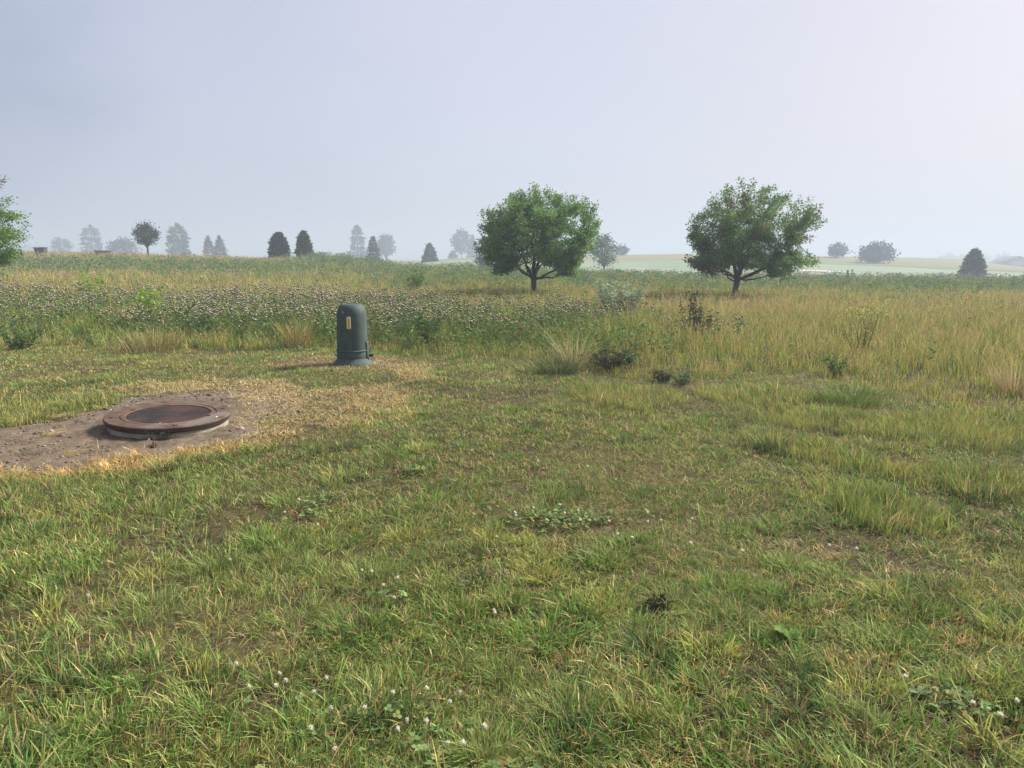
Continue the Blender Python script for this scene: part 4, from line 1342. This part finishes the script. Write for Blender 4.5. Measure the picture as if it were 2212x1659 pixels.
# ================================================================== MEADOW
def build_meadow():
    NC = 60000
    cx, cy = sample_polar(NC, 8.5, 104, 1.62, 46)
    mw = mown(cx, cy)
    dx, _ = proj(cx, cy, np.zeros(NC))
    r = np.hypot(cx, cy)
    lim = np.interp(dx, [700, 800, 900, 1000], [88, 86, 70, 60])
    man = (mw < .05) & (cy < lim)
    cx, cy, r, mw, dx = cx[man], cy[man], r[man], mw[man], dx[man]; n = len(cx)
    y = cy
    tone = fbm(cx * .35, cy * .22, 70); t2 = fbm(cx * 1.1, cy * .8, 71); t3 = fbm(cx * .12, cy * .09, 72)
    depth = -mw                                      # metres beyond the mown edge
    left = sstep(1000, 700, dx); rightz = sstep(1420, 1650, dx)
    # probabilities: tan grass, orange-tan, green grass, grey-green weeds, dark green, yellow green
    forb = sstep(1500, 1200, dx) * sstep(.3, 1.2, depth) * sstep(13, 9, y - 12 + dx * .0032)   # leafy/thistle ground
    greenband = left * sstep(40, 48, y) * np.maximum(sstep(72, 60, y), sstep(560, 700, dx)) + (1 - left) * sstep(30, 36, y)
    tanz = 1 - np.maximum(forb, greenband)
    pT = tanz * (.85 + .3 * rightz + .6 * sstep(.4, .6, tone)) + .22
    pO = tanz * (.42 + .8 * sstep(700, 300, dx) * sstep(20, 26, y) + .9 * sstep(24, 32, y) * sstep(.45, .6, t3)) + .06
    pG = .95 + .9 * forb + 1.1 * greenband + .5 * sstep(.5, .7, t2)
    pGr = .25 + .6 * forb + 1.5 * greenband * (.4 + rightz)
    pD = .22 + .5 * forb * sstep(.45, .6, t2)
    pY = .85 + .5 * forb + .55 * rightz
    pr = np.stack([pT, pO, pG, pGr, pD, pY], 1)
    C0 = [np.array([.45, .38, .125]), np.array([.45, .285, .09]), np.array([.105, .205, .036]), np.array([.13, .195, .078]), np.array([.07, .145, .04]), np.array([.28, .33, .06])]
    colc, ci = pick(C0, pr)
    # heights
    hN = fbm(cx * .5, cy * .4, 73)
    hgt = .24 + .26 * hN
    hgt = np.where(ci <= 1, hgt * 1.22, hgt)
    hgt *= 1 - .48 * sstep(16, 21, y) * np.where(y > 30, sstep(40, 31, y), 1) - .22 * sstep(31, 40, y)
    hgt *= 1 - .25 * sstep(1560, 1900, dx) * sstep(20, 12, y)
    hgt *= .26 + .74 * sstep(-.2, 4.0, depth + (t2 - .5) * 1.5)
    hgt *= np.where((y > 60) & (left > .5), .85, 1)
    B = np.where(r < 20, 11, 9)
    idx = np.repeat(np.arange(n), B); m = len(idx)
    cr = (.06 + .05 * rng.random(n)) * np.maximum(1, r / 16) ** .9
    a = rng.uniform(0, 2 * np.pi, m); q = np.sqrt(rng.random(m))
    px = cx[idx] + np.cos(a) * q * cr[idx]; py = cy[idx] + np.sin(a) * q * cr[idx]
    P = np.stack([px, py, ground_z(px, py) - .01], 1)
    az = a + rng.normal(0, .5, m)
    h = hgt[idx] * np.exp(rng.normal(0, .25, m))
    tall = (ci[idx] <= 1)
    lean = np.abs(rng.normal(.28, .22, m)); lean = np.where(tall, lean * .8, lean * 1.3)
    w = np.where(tall, .0038, .0065) * rng.uniform(.6, 1.4, m) * np.maximum(1, r[idx] / 9) ** .80
    colc = colc * np.exp(rng.normal(0, .16, (n, 1)))
    c = colc[idx] * np.exp(rng.normal(0, .30, (m, 1)))
    mix_ = rng.random(m) < .18
    c[mix_] = C0[0] * np.exp(rng.normal(0, .2, (mix_.sum(), 1)))
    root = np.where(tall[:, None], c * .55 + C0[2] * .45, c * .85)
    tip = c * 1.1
    mb = MB()
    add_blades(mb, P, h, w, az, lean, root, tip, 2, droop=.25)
    # seed heads on the tall dry stems
    k = tall & (rng.random(m) < .55)
    hp = P[k].copy(); la = lean[k]; hh = h[k]
    hp += np.stack([np.cos(az[k]) * hh * la * .8, np.sin(az[k]) * hh * la * .8, hh * .86], 1)
    cc = np.where(rng.random((k.sum(), 1)) < .5, np.array([.36, .25, .12]), np.array([.42, .33, .17]))
    add_blades(mb, hp, hh * .20, w[k] * 2.2, az[k], np.full(k.sum(), .5), cc, cc, 2)
    o = mb.build('meadow_grass', M_grass)
    tag(o, 'tall uncut meadow grass, tan and green, rolling behind the lawn', 'meadow grass', kind='stuff')

    # low leafy growth (forbs) through the meadow
    nf = 15000
    x, y = sample_polar(nf, 10.5, 90, 1.55, 44)
    mw = mown(x, y); dx, _ = proj(x, y, np.zeros(nf))
    lim = np.interp(dx, [700, 800, 900, 1000], [84, 82, 68, 58])
    fd = sstep(1560, 1250, dx) * sstep(14, 9, y - 12 + dx * .0032) + .9 * (sstep(1000, 700, dx) * sstep(40, 48, y) * np.maximum(sstep(72, 60, y), sstep(560, 700, dx)) + sstep(700, 1000, dx) * sstep(31, 37, y)) + .025
    fd *= .35 + 1.0 * sstep(.35, .6, fbm(x * .6, y * .5, 80))
    k = (mw < -.25) & (y < lim) & (rng.random(nf) < fd)
    x, y, dx, mw = x[k], y[k], dx[k], mw[k]; n = len(x); r = np.hypot(x, y)
    H = (.30 + .34 * rng.random(n)) * (.55 + .45 * sstep(.2, 1.8, -mw))
    nl = 22
    idx = np.repeat(np.arange(n), nl); m = len(idx)
    t = rng.random(m) ** .8
    a = rng.uniform(0, 2 * np.pi, m); sp = .05 * np.maximum(1, r[idx] / 14)
    P = np.stack([x[idx] + rng.normal(0, 1, m) * sp * (1.2 - .6 * t), y[idx] + rng.normal(0, 1, m) * sp * (1.2 - .6 * t), ground_z(x, y)[idx] + H[idx] * t], 1)
    D = np.stack([np.cos(a), np.sin(a), rng.uniform(-.2, .9, m)], 1)
    pal = np.array([[.085, .165, .042], [.12, .205, .045], [.085, .155, .05], [.20, .23, .06], [.13, .185, .095]])
    gi = (fbm(x * .9, y * .7, 84) * 5.5 + rng.normal(0, .8, n)).astype(int).clip(0, 4)
    farw = y > 31; gi = np.where(farw & (rng.random(n) < .6), 4, gi)
    C = pal[gi][idx] * np.exp(rng.normal(0, .2, (m, 1)))
    mb = MB()
    add_leaves(mb, P, D, .064 * rng.uniform(.5, 1.3, m) * np.maximum(1, r[idx] / 16) ** .8, .34, C, up=.8)
    zz = ground_z(x, y)
    tag(mb.build('meadow_weeds', M_leaf), 'leafy green weeds growing thick among the meadow grass', 'weeds', kind='stuff')

    # thistles gone to seed: countless heads on branching stems
    nth = 3400
    x = rng.uniform(-18, 9, nth * 4); yy_ = rng.uniform(11.8, 27, nth * 4)
    dx, _ = proj(x, yy_, np.zeros_like(x))
    ynear = np.interp(dx, [-300, 0, 400, 800, 1150, 1560], [15.5, 15.0, 13.6, 12.9, 12.5, 12.2])
    yfar = np.interp(dx, [-300, 0, 250, 600, 1150, 1400, 1560], [25, 23, 20.5, 20.5, 17, 15.5, 13.2])
    s = (yy_ - ynear) / (yfar - ynear)
    pk = (s > -.12) & (s < 1.2) & (dx < 1640) & (rng.random(len(x)) < sstep(-.15, .15, s) * sstep(1.25, .8, s)) & (rng.random(len(x)) < .12 + 1.2 * sstep(.38, .56, fbm(x * .8, yy_ * .7, 90)))
    pk &= rng.random(len(x)) < np.interp(dx, [-200, 150, 500, 900, 1200, 1560], [.45, .45, .85, .9, .85, .6])
    x, yy_, s, dx = x[pk][:nth], yy_[pk][:nth], s[pk][:nth], dx[pk][:nth]; n = len(x)
    g = ground_z(x, yy_)
    Hs = (.42 + .24 * np.clip(s, 0, 1) * np.interp(dx, [0, 700, 1200, 1560], [1, 1, .75, .5]) + rng.normal(0, .06, n)) * np.interp(dx, [1200, 1560], [1, .86])
    mb = MB()
    # stems
    P = np.stack([x, yy_, g], 1)
    add_blades(mb, P, Hs * .98, np.full(n, .007), rng.uniform(0, 6.28, n), np.abs(rng.normal(.1, .08, n)), np.tile([.075, .11, .045], (n, 1)), np.tile([.13, .13, .07], (n, 1)), 2, droop=0)
    # leaves along the stems
    idx = np.repeat(np.arange(n), 13); m = len(idx); t = rng.uniform(.25, .95, m)
    a = rng.uniform(0, 6.28, m)
    add_leaves(mb, np.stack([x[idx], yy_[idx], g[idx] + Hs[idx] * t], 1), np.stack([np.cos(a), np.sin(a), rng.uniform(.1, .8, m)], 1), rng.uniform(.06, .13, m), .28,
               np.array([.13, .195, .062]) * np.exp(rng.normal(0, .25, (m, 1))))
    tag(mb.build('thistle_stems', M_leaf), 'grey green stems and leaves of the thistle patch', 'thistle stems', kind='stuff')
    # heads
    mb = MB()
    idx = np.repeat(np.arange(n), 4); m = len(idx)
    hx = x[idx] + rng.normal(0, .060, m); hy = yy_[idx] + rng.normal(0, .060, m); hz = g[idx] + Hs[idx] + rng.normal(.0, .06, m)
    base = np.array([(0, 0, -1.0), (.8, 0, 0), (0, .8, 0), (-.8, 0, 0), (0, -.8, 0), (1.15, .3, .85), (-.2, 1.15, .8), (-1.15, -.2, .85), (.2, -1.15, .8), (0, 0, .9)], float)
    f3 = np.array([(0, 2, 1), (0, 3, 2), (0, 4, 3), (0, 1, 4), (1, 2, 5), (2, 6, 5), (2, 3, 6), (3, 7, 6), (3, 4, 7), (4, 8, 7), (4, 1, 8), (1, 5, 8), (5, 6, 9), (6, 7, 9), (7, 8, 9), (8, 5, 9)])
    sz = rng.uniform(.011, .021, m) * np.maximum(1, yy_[idx] / 17)
    ra = rng.uniform(0, 6.28, m); ca, sa = np.cos(ra), np.sin(ra)
    V = base[None] * sz[:, None, None] * rng.uniform(.8, 1.2, (m, 10, 1))
    V = np.stack([V[..., 0] * ca[:, None] - V[..., 1] * sa[:, None] + hx[:, None], V[..., 0] * sa[:, None] + V[..., 1] * ca[:, None] + hy[:, None], V[..., 2] + hz[:, None]], 2)
    kind = rng.random(m)
    cw = np.where(kind[:, None] < .60, np.array([.70, .63, .49]), np.where(kind[:, None] < .84, np.array([.46, .34, .24]), np.array([.46, .34, .36]))) * np.exp(rng.normal(0, .12, (m, 1)))
    cb = np.array([.16, .115, .085]) * np.exp(rng.normal(0, .25, (m, 1)))
    C = np.concatenate([np.repeat(cb[:, None], 5, 1), np.repeat(cw[:, None], 5, 1)], 1)
    bi = np.arange(m)[:, None, None] * 10
    mb.add(V.reshape(-1, 3), (bi + f3[None]).reshape(-1, 3), None, C.reshape(-1, 3))
    tag(mb.build('thistle_heads', M_puff), 'fluffy brown and cream thistle heads gone to seed in a long drift', 'thistle heads', kind='stuff')

    # mauve bloom on the far weeds at right
    nb = 3000
    x, y = sample_polar(nb * 2, 38, 57, 1, 40)
    dx, _ = proj(x, y, np.zeros_like(x))
    k = (dx > 1500) & (fbm(x * .25, y * .35, 95) > .50); x, y = x[k][:nb], y[k][:nb]; m = len(x)
    P = np.stack([x, y, ground_z(x, y) + rng.uniform(.55, .78, m)], 1)
    mb = MB(); C = np.where(rng.random((m, 1)) < .6, np.array([.30, .19, .20]), np.array([.33, .25, .24]))
    add_leaves(mb, P, rng.normal(0, 1, (m, 3)), rng.uniform(.05, .11, m), .9, C)
    tag(mb.build('weed_blossom', M_puff), 'dull mauve bloom on the far weeds at the meadow edge', 'blossom', kind='stuff')


build_meadow()

# ================================================================== SINGLE PLANTS
def base_of(px, py):
    g = gp(px, py)
    return np.array([g[0], g[1], float(ground_z(g[:1], g[1:2])[0])])


def tuft(name, label, px, py, h, rad, n, cols, leanm=.45, wide=.0045, group=None, sd=.2, cat='grass tuft'):
    b = base_of(px, py)
    a = rng.uniform(0, 6.28, n); q = np.sqrt(rng.random(n)) * rad
    P = np.stack([np.cos(a) * q, np.sin(a) * q, np.zeros(n) - .02], 1)
    C = np.array(cols)[rng.integers(0, len(cols), n)] * np.exp(rng.normal(0, .18, (n, 1)))
    mb = MB()
    add_blades(mb, P, h * np.exp(rng.normal(-.1, sd, n)), wide * rng.uniform(.7, 1.3, n), a + rng.normal(0, .35, n), np.abs(rng.normal(leanm, leanm * .5, n)), C * .8, C * 1.1, 4, droop=.35)
    o = mb.build(name, M_grass); o.location = b
    return tag(o, label, cat, group)


def weed(name, label, px, py, h, spread, stems, leaf, cols, lps=26, ratio=.3, tipcol=None, group=None, Y=None, tipn=0, tips=.02, lean=.35, cat='weed', drop=0.0):
    if Y is None: b = base_of(px, py)
    else:
        p = at(px, py, Y); b = np.array([p[0], Y, float(ground_z(p[:1], np.array([Y]))[0])])
    r = empty(name, b); tag(r, label, cat, group)
    ms, ml, mf = MB(), MB(), MB()
    cols = np.array(cols)
    for i in range(stems):
        a = rng.uniform(0, 6.28); q = math.sqrt(rng.random()) * spread * .14
        hh = h * rng.uniform(.65, 1.05)
        s = np.array([math.cos(a) * q, math.sin(a) * q, -.02])
        a2 = a + rng.normal(0, .4)
        e = s + np.array([math.cos(a2) * spread * rng.uniform(.1, .65), math.sin(a2) * spread * rng.uniform(.1, .65), hh])
        pts = curve_pts(s, e, 6, drop, .03)
        add_tube(ms, pts, np.linspace(.005, .002, 6), cols[0] * .8 + .02, 4)
        m = int(lps * rng.uniform(.7, 1.3))
        t = rng.uniform(.12, 1, m) * 5; i0 = np.minimum(t.astype(int), 4); f = (t - i0)[:, None]
        P = pts[i0] * (1 - f) + pts[i0 + 1] * f
        an = rng.uniform(0, 6.28, m)
        D = np.stack([np.cos(an), np.sin(an), rng.uniform(-.3, .7, m)], 1)
        C = cols[rng.integers(0, len(cols), m)] * np.exp(rng.normal(0, .2, (m, 1)))
        add_leaves(ml, P, D, leaf * rng.uniform(.5, 1.25, m), ratio, C, up=.9)
        if tipn:
            P = pts[-1] + rng.normal(0, 1, (tipn, 3)) * [spread * .10, spread * .10, h * .05]
            add_leaves(mf, P, rng.normal(0, 1, (tipn, 3)) + [0, 0, .4], tips * rng.uniform(.6, 1.3, tipn), .8, np.tile(tipcol, (tipn, 1)) * np.exp(rng.normal(0, .15, (tipn, 1))))
    ms.build('stem' if stems == 1 else 'stems', M_leaf, r); ml.build('foliage', M_leaf, r)
    if tipn: mf.build('blossom', M_puff, r)
    return r


TAN = [.46, .36, .155]; TAN2 = [.40, .28, .115]; YG = [.20, .22, .05]; BLG = [.085, .13, .075]
tuft('bunchgrass', 'big fan of straw coloured bunchgrass at the middle of the lawn edge', 1240, 802, .58, .13, 170, [[.50, .43, .22], TAN, YG, [.5, .45, .25]], .50, .005)
tuft('bunchgrass', 'low grey green bunchgrass at the foot of the straw fan', 1205, 808, .34, .22, 260, [BLG, [.09, .12, .05], YG], .8, .006)
tuft('bunchgrass', 'tall yellow straw tuft left of the domed pedestal', 640, 752, .52, .20, 260, [TAN, YG, TAN2], .42, .006)
tuft('bunchgrass', 'wide low straw tufts left of the lawn edge bend', 330, 757, .40, .45, 420, [TAN, TAN2, YG, [.12, .15, .06]], .5, .006)
tuft('bunchgrass', 'pale dry tuft at the right edge of the tall grass', 2185, 850, .42, .14, 150, [[.46, .34, .2], TAN], .45, .006)
tuft('bunchgrass', 'thick dark green grass clump under the yellow flowered weed', 1835, 872, .22, .26, 380, [[.12, .19, .045], [.16, .22, .05]], .8, .006)
weed('fallen_weed_or_hollow', 'dark heap of collapsed dead weed right of the straw fan', 1318, 800, .26, .55, 26, .10, [[.045, .032, .026], [.07, .05, .04], [.10, .08, .05]], 16, .12, lean=.9, drop=-.1)
weed('leafy_weed', 'upright leafy green weed beside the dark dead heap', 1358, 803, .38, .12, 4, .075, [[.075, .135, .05], [.10, .16, .06]], 34, .3)
weed('leafy_weed', 'yellow green leafy weed behind the dark dead heap', 1310, 790, .50, .16, 5, .08, [[.13, .18, .05], [.10, .15, .05]], 22, .28)
weed('grey_weed', 'feathery blue green weed clump at the lawn edge', 1478, 830, .24, .34, 16, .06, [[.12, .18, .085], [.14, .20, .10]], 22, .18)
weed('fallen_weed_or_hollow', 'small near-black clump standing in for the shade of a hollow left of the feathery blue green weed', 1436, 824, .17, .26, 14, .06, [[.03, .026, .02], [.05, .042, .03]], 18, .2)  # dark hollow at the lawn edge, its shade put into the leaf colours
weed('bushy_weed', 'dense bushy green weed in front of the tall tan grass at right', 1805, 815, .30, .26, 12, .06, [[.09, .165, .04], [.12, .20, .05]], 28, .3)
weed('flowering_weed', 'tall loose weed topped with yellow green flowers at right', 1855, 772, .80, .52, 15, .06, [[.14, .18, .045], [.18, .21, .05]], 16, .25, tipcol=[.45, .46, .12], tipn=14, tips=.028)
weed('willow_shrub', 'pale silvery feathery shrub behind the thistles', 1335, 676, 1.10, .9, 60, .11, [[.30, .37, .24], [.40, .45, .31], [.25, .33, .19]], 44, .26, Y=16.2, cat='shrub')
weed('dark_stalk', 'dark dead upright stalk rising above the thistles', 1492, 705, 1.02, .34, 12, .06, [[.045, .04, .032], [.08, .065, .05], [.06, .075, .04]], 44, .45, Y=12.8, cat='stalk')
weed('dark_shrub', 'low dark green shrub right of the dead stalk', 1525, 712, .66, .34, 12, .06, [[.035, .055, .03], [.05, .07, .035]], 34, .45, Y=13.0, cat='shrub')
weed('bright_shrub', 'small bright green shrub in the far meadow left of the big round tree', 897, 600, 1.0, .9, 22, .13, [[.12, .22, .05], [.15, .25, .06]], 34, .4, Y=33, cat='shrub')
weed('bright_weed', 'lime green weed poking above the thistles at left', 207, 640, 1.15, .8, 18, .12, [[.20, .34, .05], [.25, .38, .07]], 32, .38, Y=21)
weed('bright_weed', 'lime green weed standing within the thistle drift', 333, 655, 1.0, .6, 16, .11, [[.20, .34, .05], [.25, .38, .07]], 32, .38, Y=15.5)
for px_, lab in ((1832, 'dark mullein spike on the far meadow edge, left of two'), (1841, 'dark mullein spike on the far meadow edge, right of two')):
    weed('mullein_spike', lab, px_, 596, 1.0 if px_ < 1838 else .92, .08, 1, .10, [[.06, .075, .04]], 140, .4, Y=54, group='mullein spikes', cat='stalk')
weed('leafy_weed', 'dark leafy weed behind the pedestal to its right', 930, 700, .62, .5, 14, .09, [[.07, .13, .035], [.05, .10, .035]], 30, .35, Y=12.6)
weed('leafy_weed', 'dark leafy weed at the far left edge of the tall growth', 40, 742, .42, .7, 22, .065, [[.085, .145, .04], [.065, .115, .035]], 30, .4, Y=12.2)
weed('goosegrass', 'green weed with pale wilted stalks growing against the manhole collar', 345, 950, .13, .20, 16, .075, [[.10, .16, .07], [.16, .20, .10], [.26, .28, .16]], 7, .14, drop=.1)
weed('dried_weed', 'small curled brown dead weed on the soil in front of the manhole', 333, 968, .075, .07, 5, .035, [[.11, .06, .04], [.08, .05, .035]], 14, .4)
weed('dried_weed', 'flat twisted brown dead weed left of the manhole front', 245, 962, .03, .26, 9, .035, [[.16, .11, .075], [.09, .06, .045]], 9, .3)
for (px_, py_, lab) in ((157, 985, 'yellow straw wisp lying on the soil nearest the lower left'), (112, 948, 'olive straw wisp lying on bare soil at left'), (125, 905, 'orange straw tuft at the upper edge of the soil')):
    b = base_of(px_, py_); n = 46
    mb = MB(); a = rng.normal(.35, .55, n)
    C = np.array([STRAW, OSTRAW, STRAW * .7])[rng.integers(0, 3, n)] * np.exp(rng.normal(0, .15, (n, 1)))
    L = rng.uniform(.08, .20, n); el = rng.uniform(.05, .28, n)
    add_blades(mb, np.stack([rng.normal(-.06, .035, n), rng.normal(0, .025, n), np.full(n, .02)], 1), L * np.sin(el), .004, a, np.cos(el) / np.sin(el), C, C, 3, droop=.1)
    o = mb.build('straw_wisp', M_dry); o.location = b; tag(o, lab, 'straw', 'straw wisps on the bare soil')


def rosette(label, px, py, n, L, col, cat='weed', name='broadleaf_weed', el=.5):
    b = base_of(px, py); b[2] += .015
    mb = MB()
    for i in range(n):
        a = i * 2.4 + rng.uniform(-.3, .3); l = L * rng.uniform(.6, 1.1); e = el * rng.uniform(.5, 1.4)
        d = np.array([math.cos(a) * math.cos(e), math.sin(a) * math.cos(e), math.sin(e)]); s = np.array([-math.sin(a), math.cos(a), 0])
        V = []; m = 7
        for j in range(m):
            t = j / (m - 1); w = l * .26 * math.sin(math.pi * min(1, t * .95 + .05)) ** .8 * (1 + .25 * (-1) ** j)
            c = d * l * t - np.array([0, 0, .25 * l * t * t])
            V += [c - s * w + [0, 0, w * .25], c, c + s * w + [0, 0, w * .25]]
        f4 = []
        for j in range(m - 1):
            f4 += [(3 * j, 3 * j + 1, 3 * j + 4, 3 * j + 3), (3 * j + 1, 3 * j + 2, 3 * j + 5, 3 * j + 4)]
        mb.add(V, None, f4, np.array(col) * rng.uniform(.8, 1.2))
    o = mb.build(name, M_leaf, smooth=True); o.location = b
    return tag(o, label, cat)


rosette('light green jagged broadleaf weed standing out in dry grass at lower right', 1705, 1385, 7, .085, [.15, .24, .06], el=.8)
rosette('yellowish leaf pair beside the blackened tuft at lower right', 1447, 1338, 4, .075, [.21, .26, .06], el=.4)
rosette('pale grey green rosette near the bottom right corner', 1985, 1505, 6, .06, [.17, .22, .13], el=.5)
rosette('pale green broadleaf weed with white bloom at lower right', 2295, 1490, 6, .08, [.18, .24, .11], el=.6)
weed('blackened_tuft', 'blackened withered plant tuft in the lawn at lower right', 1415, 1322, .055, .10, 26, .05, [[.022, .02, .018], [.035, .03, .026]], 9, .22)

# clover mats and their white flower heads
def build_clover():
    mb = MB()
    for pl, n, s in CLOVER:
        xs = [p[0] for p in pl]; ys = [p[1] for p in pl]
        x = rng.uniform(min(xs), max(xs), n); y = rng.uniform(min(ys), max(ys), n)
        d = poly_sdf(x, y, pl) + (fbm(x * 6, y * 6, 44) - .5) * .3
        k = (d < 0) & (y > 1.2) & (rng.random(n) < (.05 + .55 * sstep(.38, .66, fbm(x * 4, y * 4, 45))) * sstep(.0, -.35, d + .05))
        x, y = x[k], y[k]; m = len(x)
        z = ground_z(x, y) + rng.uniform(.012, .058, m)
        tilt = rng.normal(0, .35, (m, 2))
        base = rng.uniform(0, 6.28, m)
        col = np.array([.150, .225, .075]) * np.exp(rng.normal(0, .25, (m, 1)))
        yk = rng.random(m) < .15; col[yk] = np.array([.28, .29, .10])
        rk = rng.random(m) < .06; col[rk] = np.array([.22, .11, .055])
        rr = s * rng.uniform(.7, 1.3, m)
        for l in range(3):
            a = base + l * 2.094
            V = np.zeros((m, 7, 3))
            cxl = np.cos(a) * rr * .95; cyl_ = np.sin(a) * rr * .95
            for j in range(6):
                t = j * math.pi / 3 + a
                V[:, j + 1, 0] = x + cxl + np.cos(t) * rr * .85; V[:, j + 1, 1] = y + cyl_ + np.sin(t) * rr * .85
            V[:, 0, 0] = x + cxl; V[:, 0, 1] = y + cyl_
            V[..., 2] = z[:, None] + tilt[:, :1] * (V[..., 0] - x[:, None]) + tilt[:, 1:] * (V[..., 1] - y[:, None])
            V[:, 1:, 2] += .0015
            bi = np.arange(m)[:, None] * 7
            f3 = np.concatenate([bi + np.array([[0, j + 1, (j + 1) % 6 + 1]]) for j in range(6)])
            mb.add(V.reshape(-1, 3), f3, None, np.repeat(col, 7, 0))
        # petioles
        add_blades(mb, np.stack([x, y, ground_z(x, y)], 1), z - ground_z(x, y), .0018, rng.uniform(0, 6.28, m), np.full(m, .05), col * .8, col * .9, 2, droop=0)
    tag(mb.build('clover_mat', M_leaf), 'mats of round clover leaves spreading through the lawn', 'clover', kind='stuff')

    # flower heads
    def proto():
        r = empty('clover_flower', (0, 0, 0))
        mb = MB(); add_tube(mb, [(0, 0, 0), (.003, 0, .04), (.001, .002, .082)], [.0012, .0011, .001], (.13, .17, .06), 4); mb.build('stem', M_leaf, r)
        n = 40; i = np.arange(n); ph = i * 2.39996; zc = 1 - 1.75 * (i + .5) / n
        rxy = np.sqrt(np.maximum(0, 1 - zc ** 2))
        D = np.stack([np.cos(ph) * rxy, np.sin(ph) * rxy, zc], 1)
        C = np.where((zc < -.35)[:, None], np.array([.36, .28, .17]), np.array([.80, .76, .64])) * np.exp(rng.normal(0, .08, (n, 1)))
        mb = MB(); add_leaves(mb, np.array([.001, .002, .086]) + D * .003, D + [0, 0, .25], .0125 * rng.uniform(.6, 1.25, n), .5, C)
        mb.build('bloom', M_puff, r)
        return r
    spots = {
        'white clover flower among the round clover leaves along the bottom edge': [(515, 1460), (600, 1480), (610, 1500), (533, 1518), (615, 1515), (693, 1522), (705, 1552), (720, 1505), (930, 1495), (955, 1550), (965, 1525), (1045, 1570), (865, 1600), (868, 1620), (905, 1605), (1040, 1605), (975, 1618), (790, 1560), (760, 1640), (840, 1530), (1010, 1640), (680, 1600)],
        'white clover flower in the middle clover mat': [(980, 1150), (1065, 1170), (1100, 1125), (1180, 1132), (1215, 1125), (1245, 1130), (1280, 1128), (1312, 1130), (1340, 1160), (1390, 1142), (1360, 1175), (1110, 1110), (1258, 1118), (1150, 1105), (1420, 1130), (1495, 1128)],
        'white clover flower in the thin grass left of centre': [(770, 1240), (805, 1245), (830, 1275), (858, 1308), (1050, 1340), (1075, 1350), (620, 1110), (690, 1140), (648, 1090), (495, 1218), (178, 1312), (870, 1255)],
        'white clover flower in dry grass at lower right': [(1785, 1180), (1855, 1190), (2120, 1545), (2190, 1545), (2175, 1575), (1490, 1190), (1612, 1205), (1960, 1490)],
        'white clover flower in the lawn at far left above the soil': [(8, 860), (30, 772), (55, 778), (12, 782), (70, 770), (130, 782), (5, 795), (18, 768)],
        'white clover flower alone in the middle of the lawn': [(1205, 1095), (1270, 1010), (1160, 1000), (1340, 1035), (1030, 978), (1560, 1020)]}
    first = None
    for lab, pts in spots.items():
        for (a, b) in pts:
            p = base_of(a + rng.uniform(-4, 4), b + 14)
            if first is None:
                o = first = proto()
            else:
                o = first.copy(); COL.objects.link(o)
                for ch in first.children:
                    c = ch.copy(); COL.objects.link(c); c.parent = o
            o.location = p; o.rotation_euler = (rng.normal(0, .25), rng.normal(0, .25), rng.uniform(0, 6.28))
            s = rng.uniform(.45, .72) * max(1, p[1] / 5.5) ** .5; o.scale = (s, s, rng.uniform(.65, .95))
            tag(o, lab, 'clover flower', 'white clover flowers scattered in the lawn')


build_clover()

# ================================================================== HAZE
def build_haze():
    m, nt, out = nodes_of('haze_air')
    v = N(nt, 'ShaderNodeVolumePrincipled')
    v.inputs['Color'].default_value = (.50, .57, .68, 1)
    v.inputs['Density'].default_value = HAZE_DENSITY
    v.inputs['Anisotropy'].default_value = .15
    nt.links.new(v.outputs[0], out.inputs['Volume'])
    mb = MB()
    R = 2650; z0, z1 = -10.0, 32.0
    V = [(-R, -R, z0), (R, -R, z0), (R, R, z0), (-R, R, z0), (-R, -R, z1), (R, -R, z1), (R, R, z1), (-R, R, z1)]
    mb.add(V, None, [(3, 2, 1, 0), (4, 5, 6, 7), (0, 1, 5, 4), (1, 2, 6, 5), (2, 3, 7, 6), (3, 0, 4, 7)])
    o = mb.build('haze', m)
    tag(o, 'thin morning fog lying over the whole field', 'haze', kind='stuff')


build_haze()
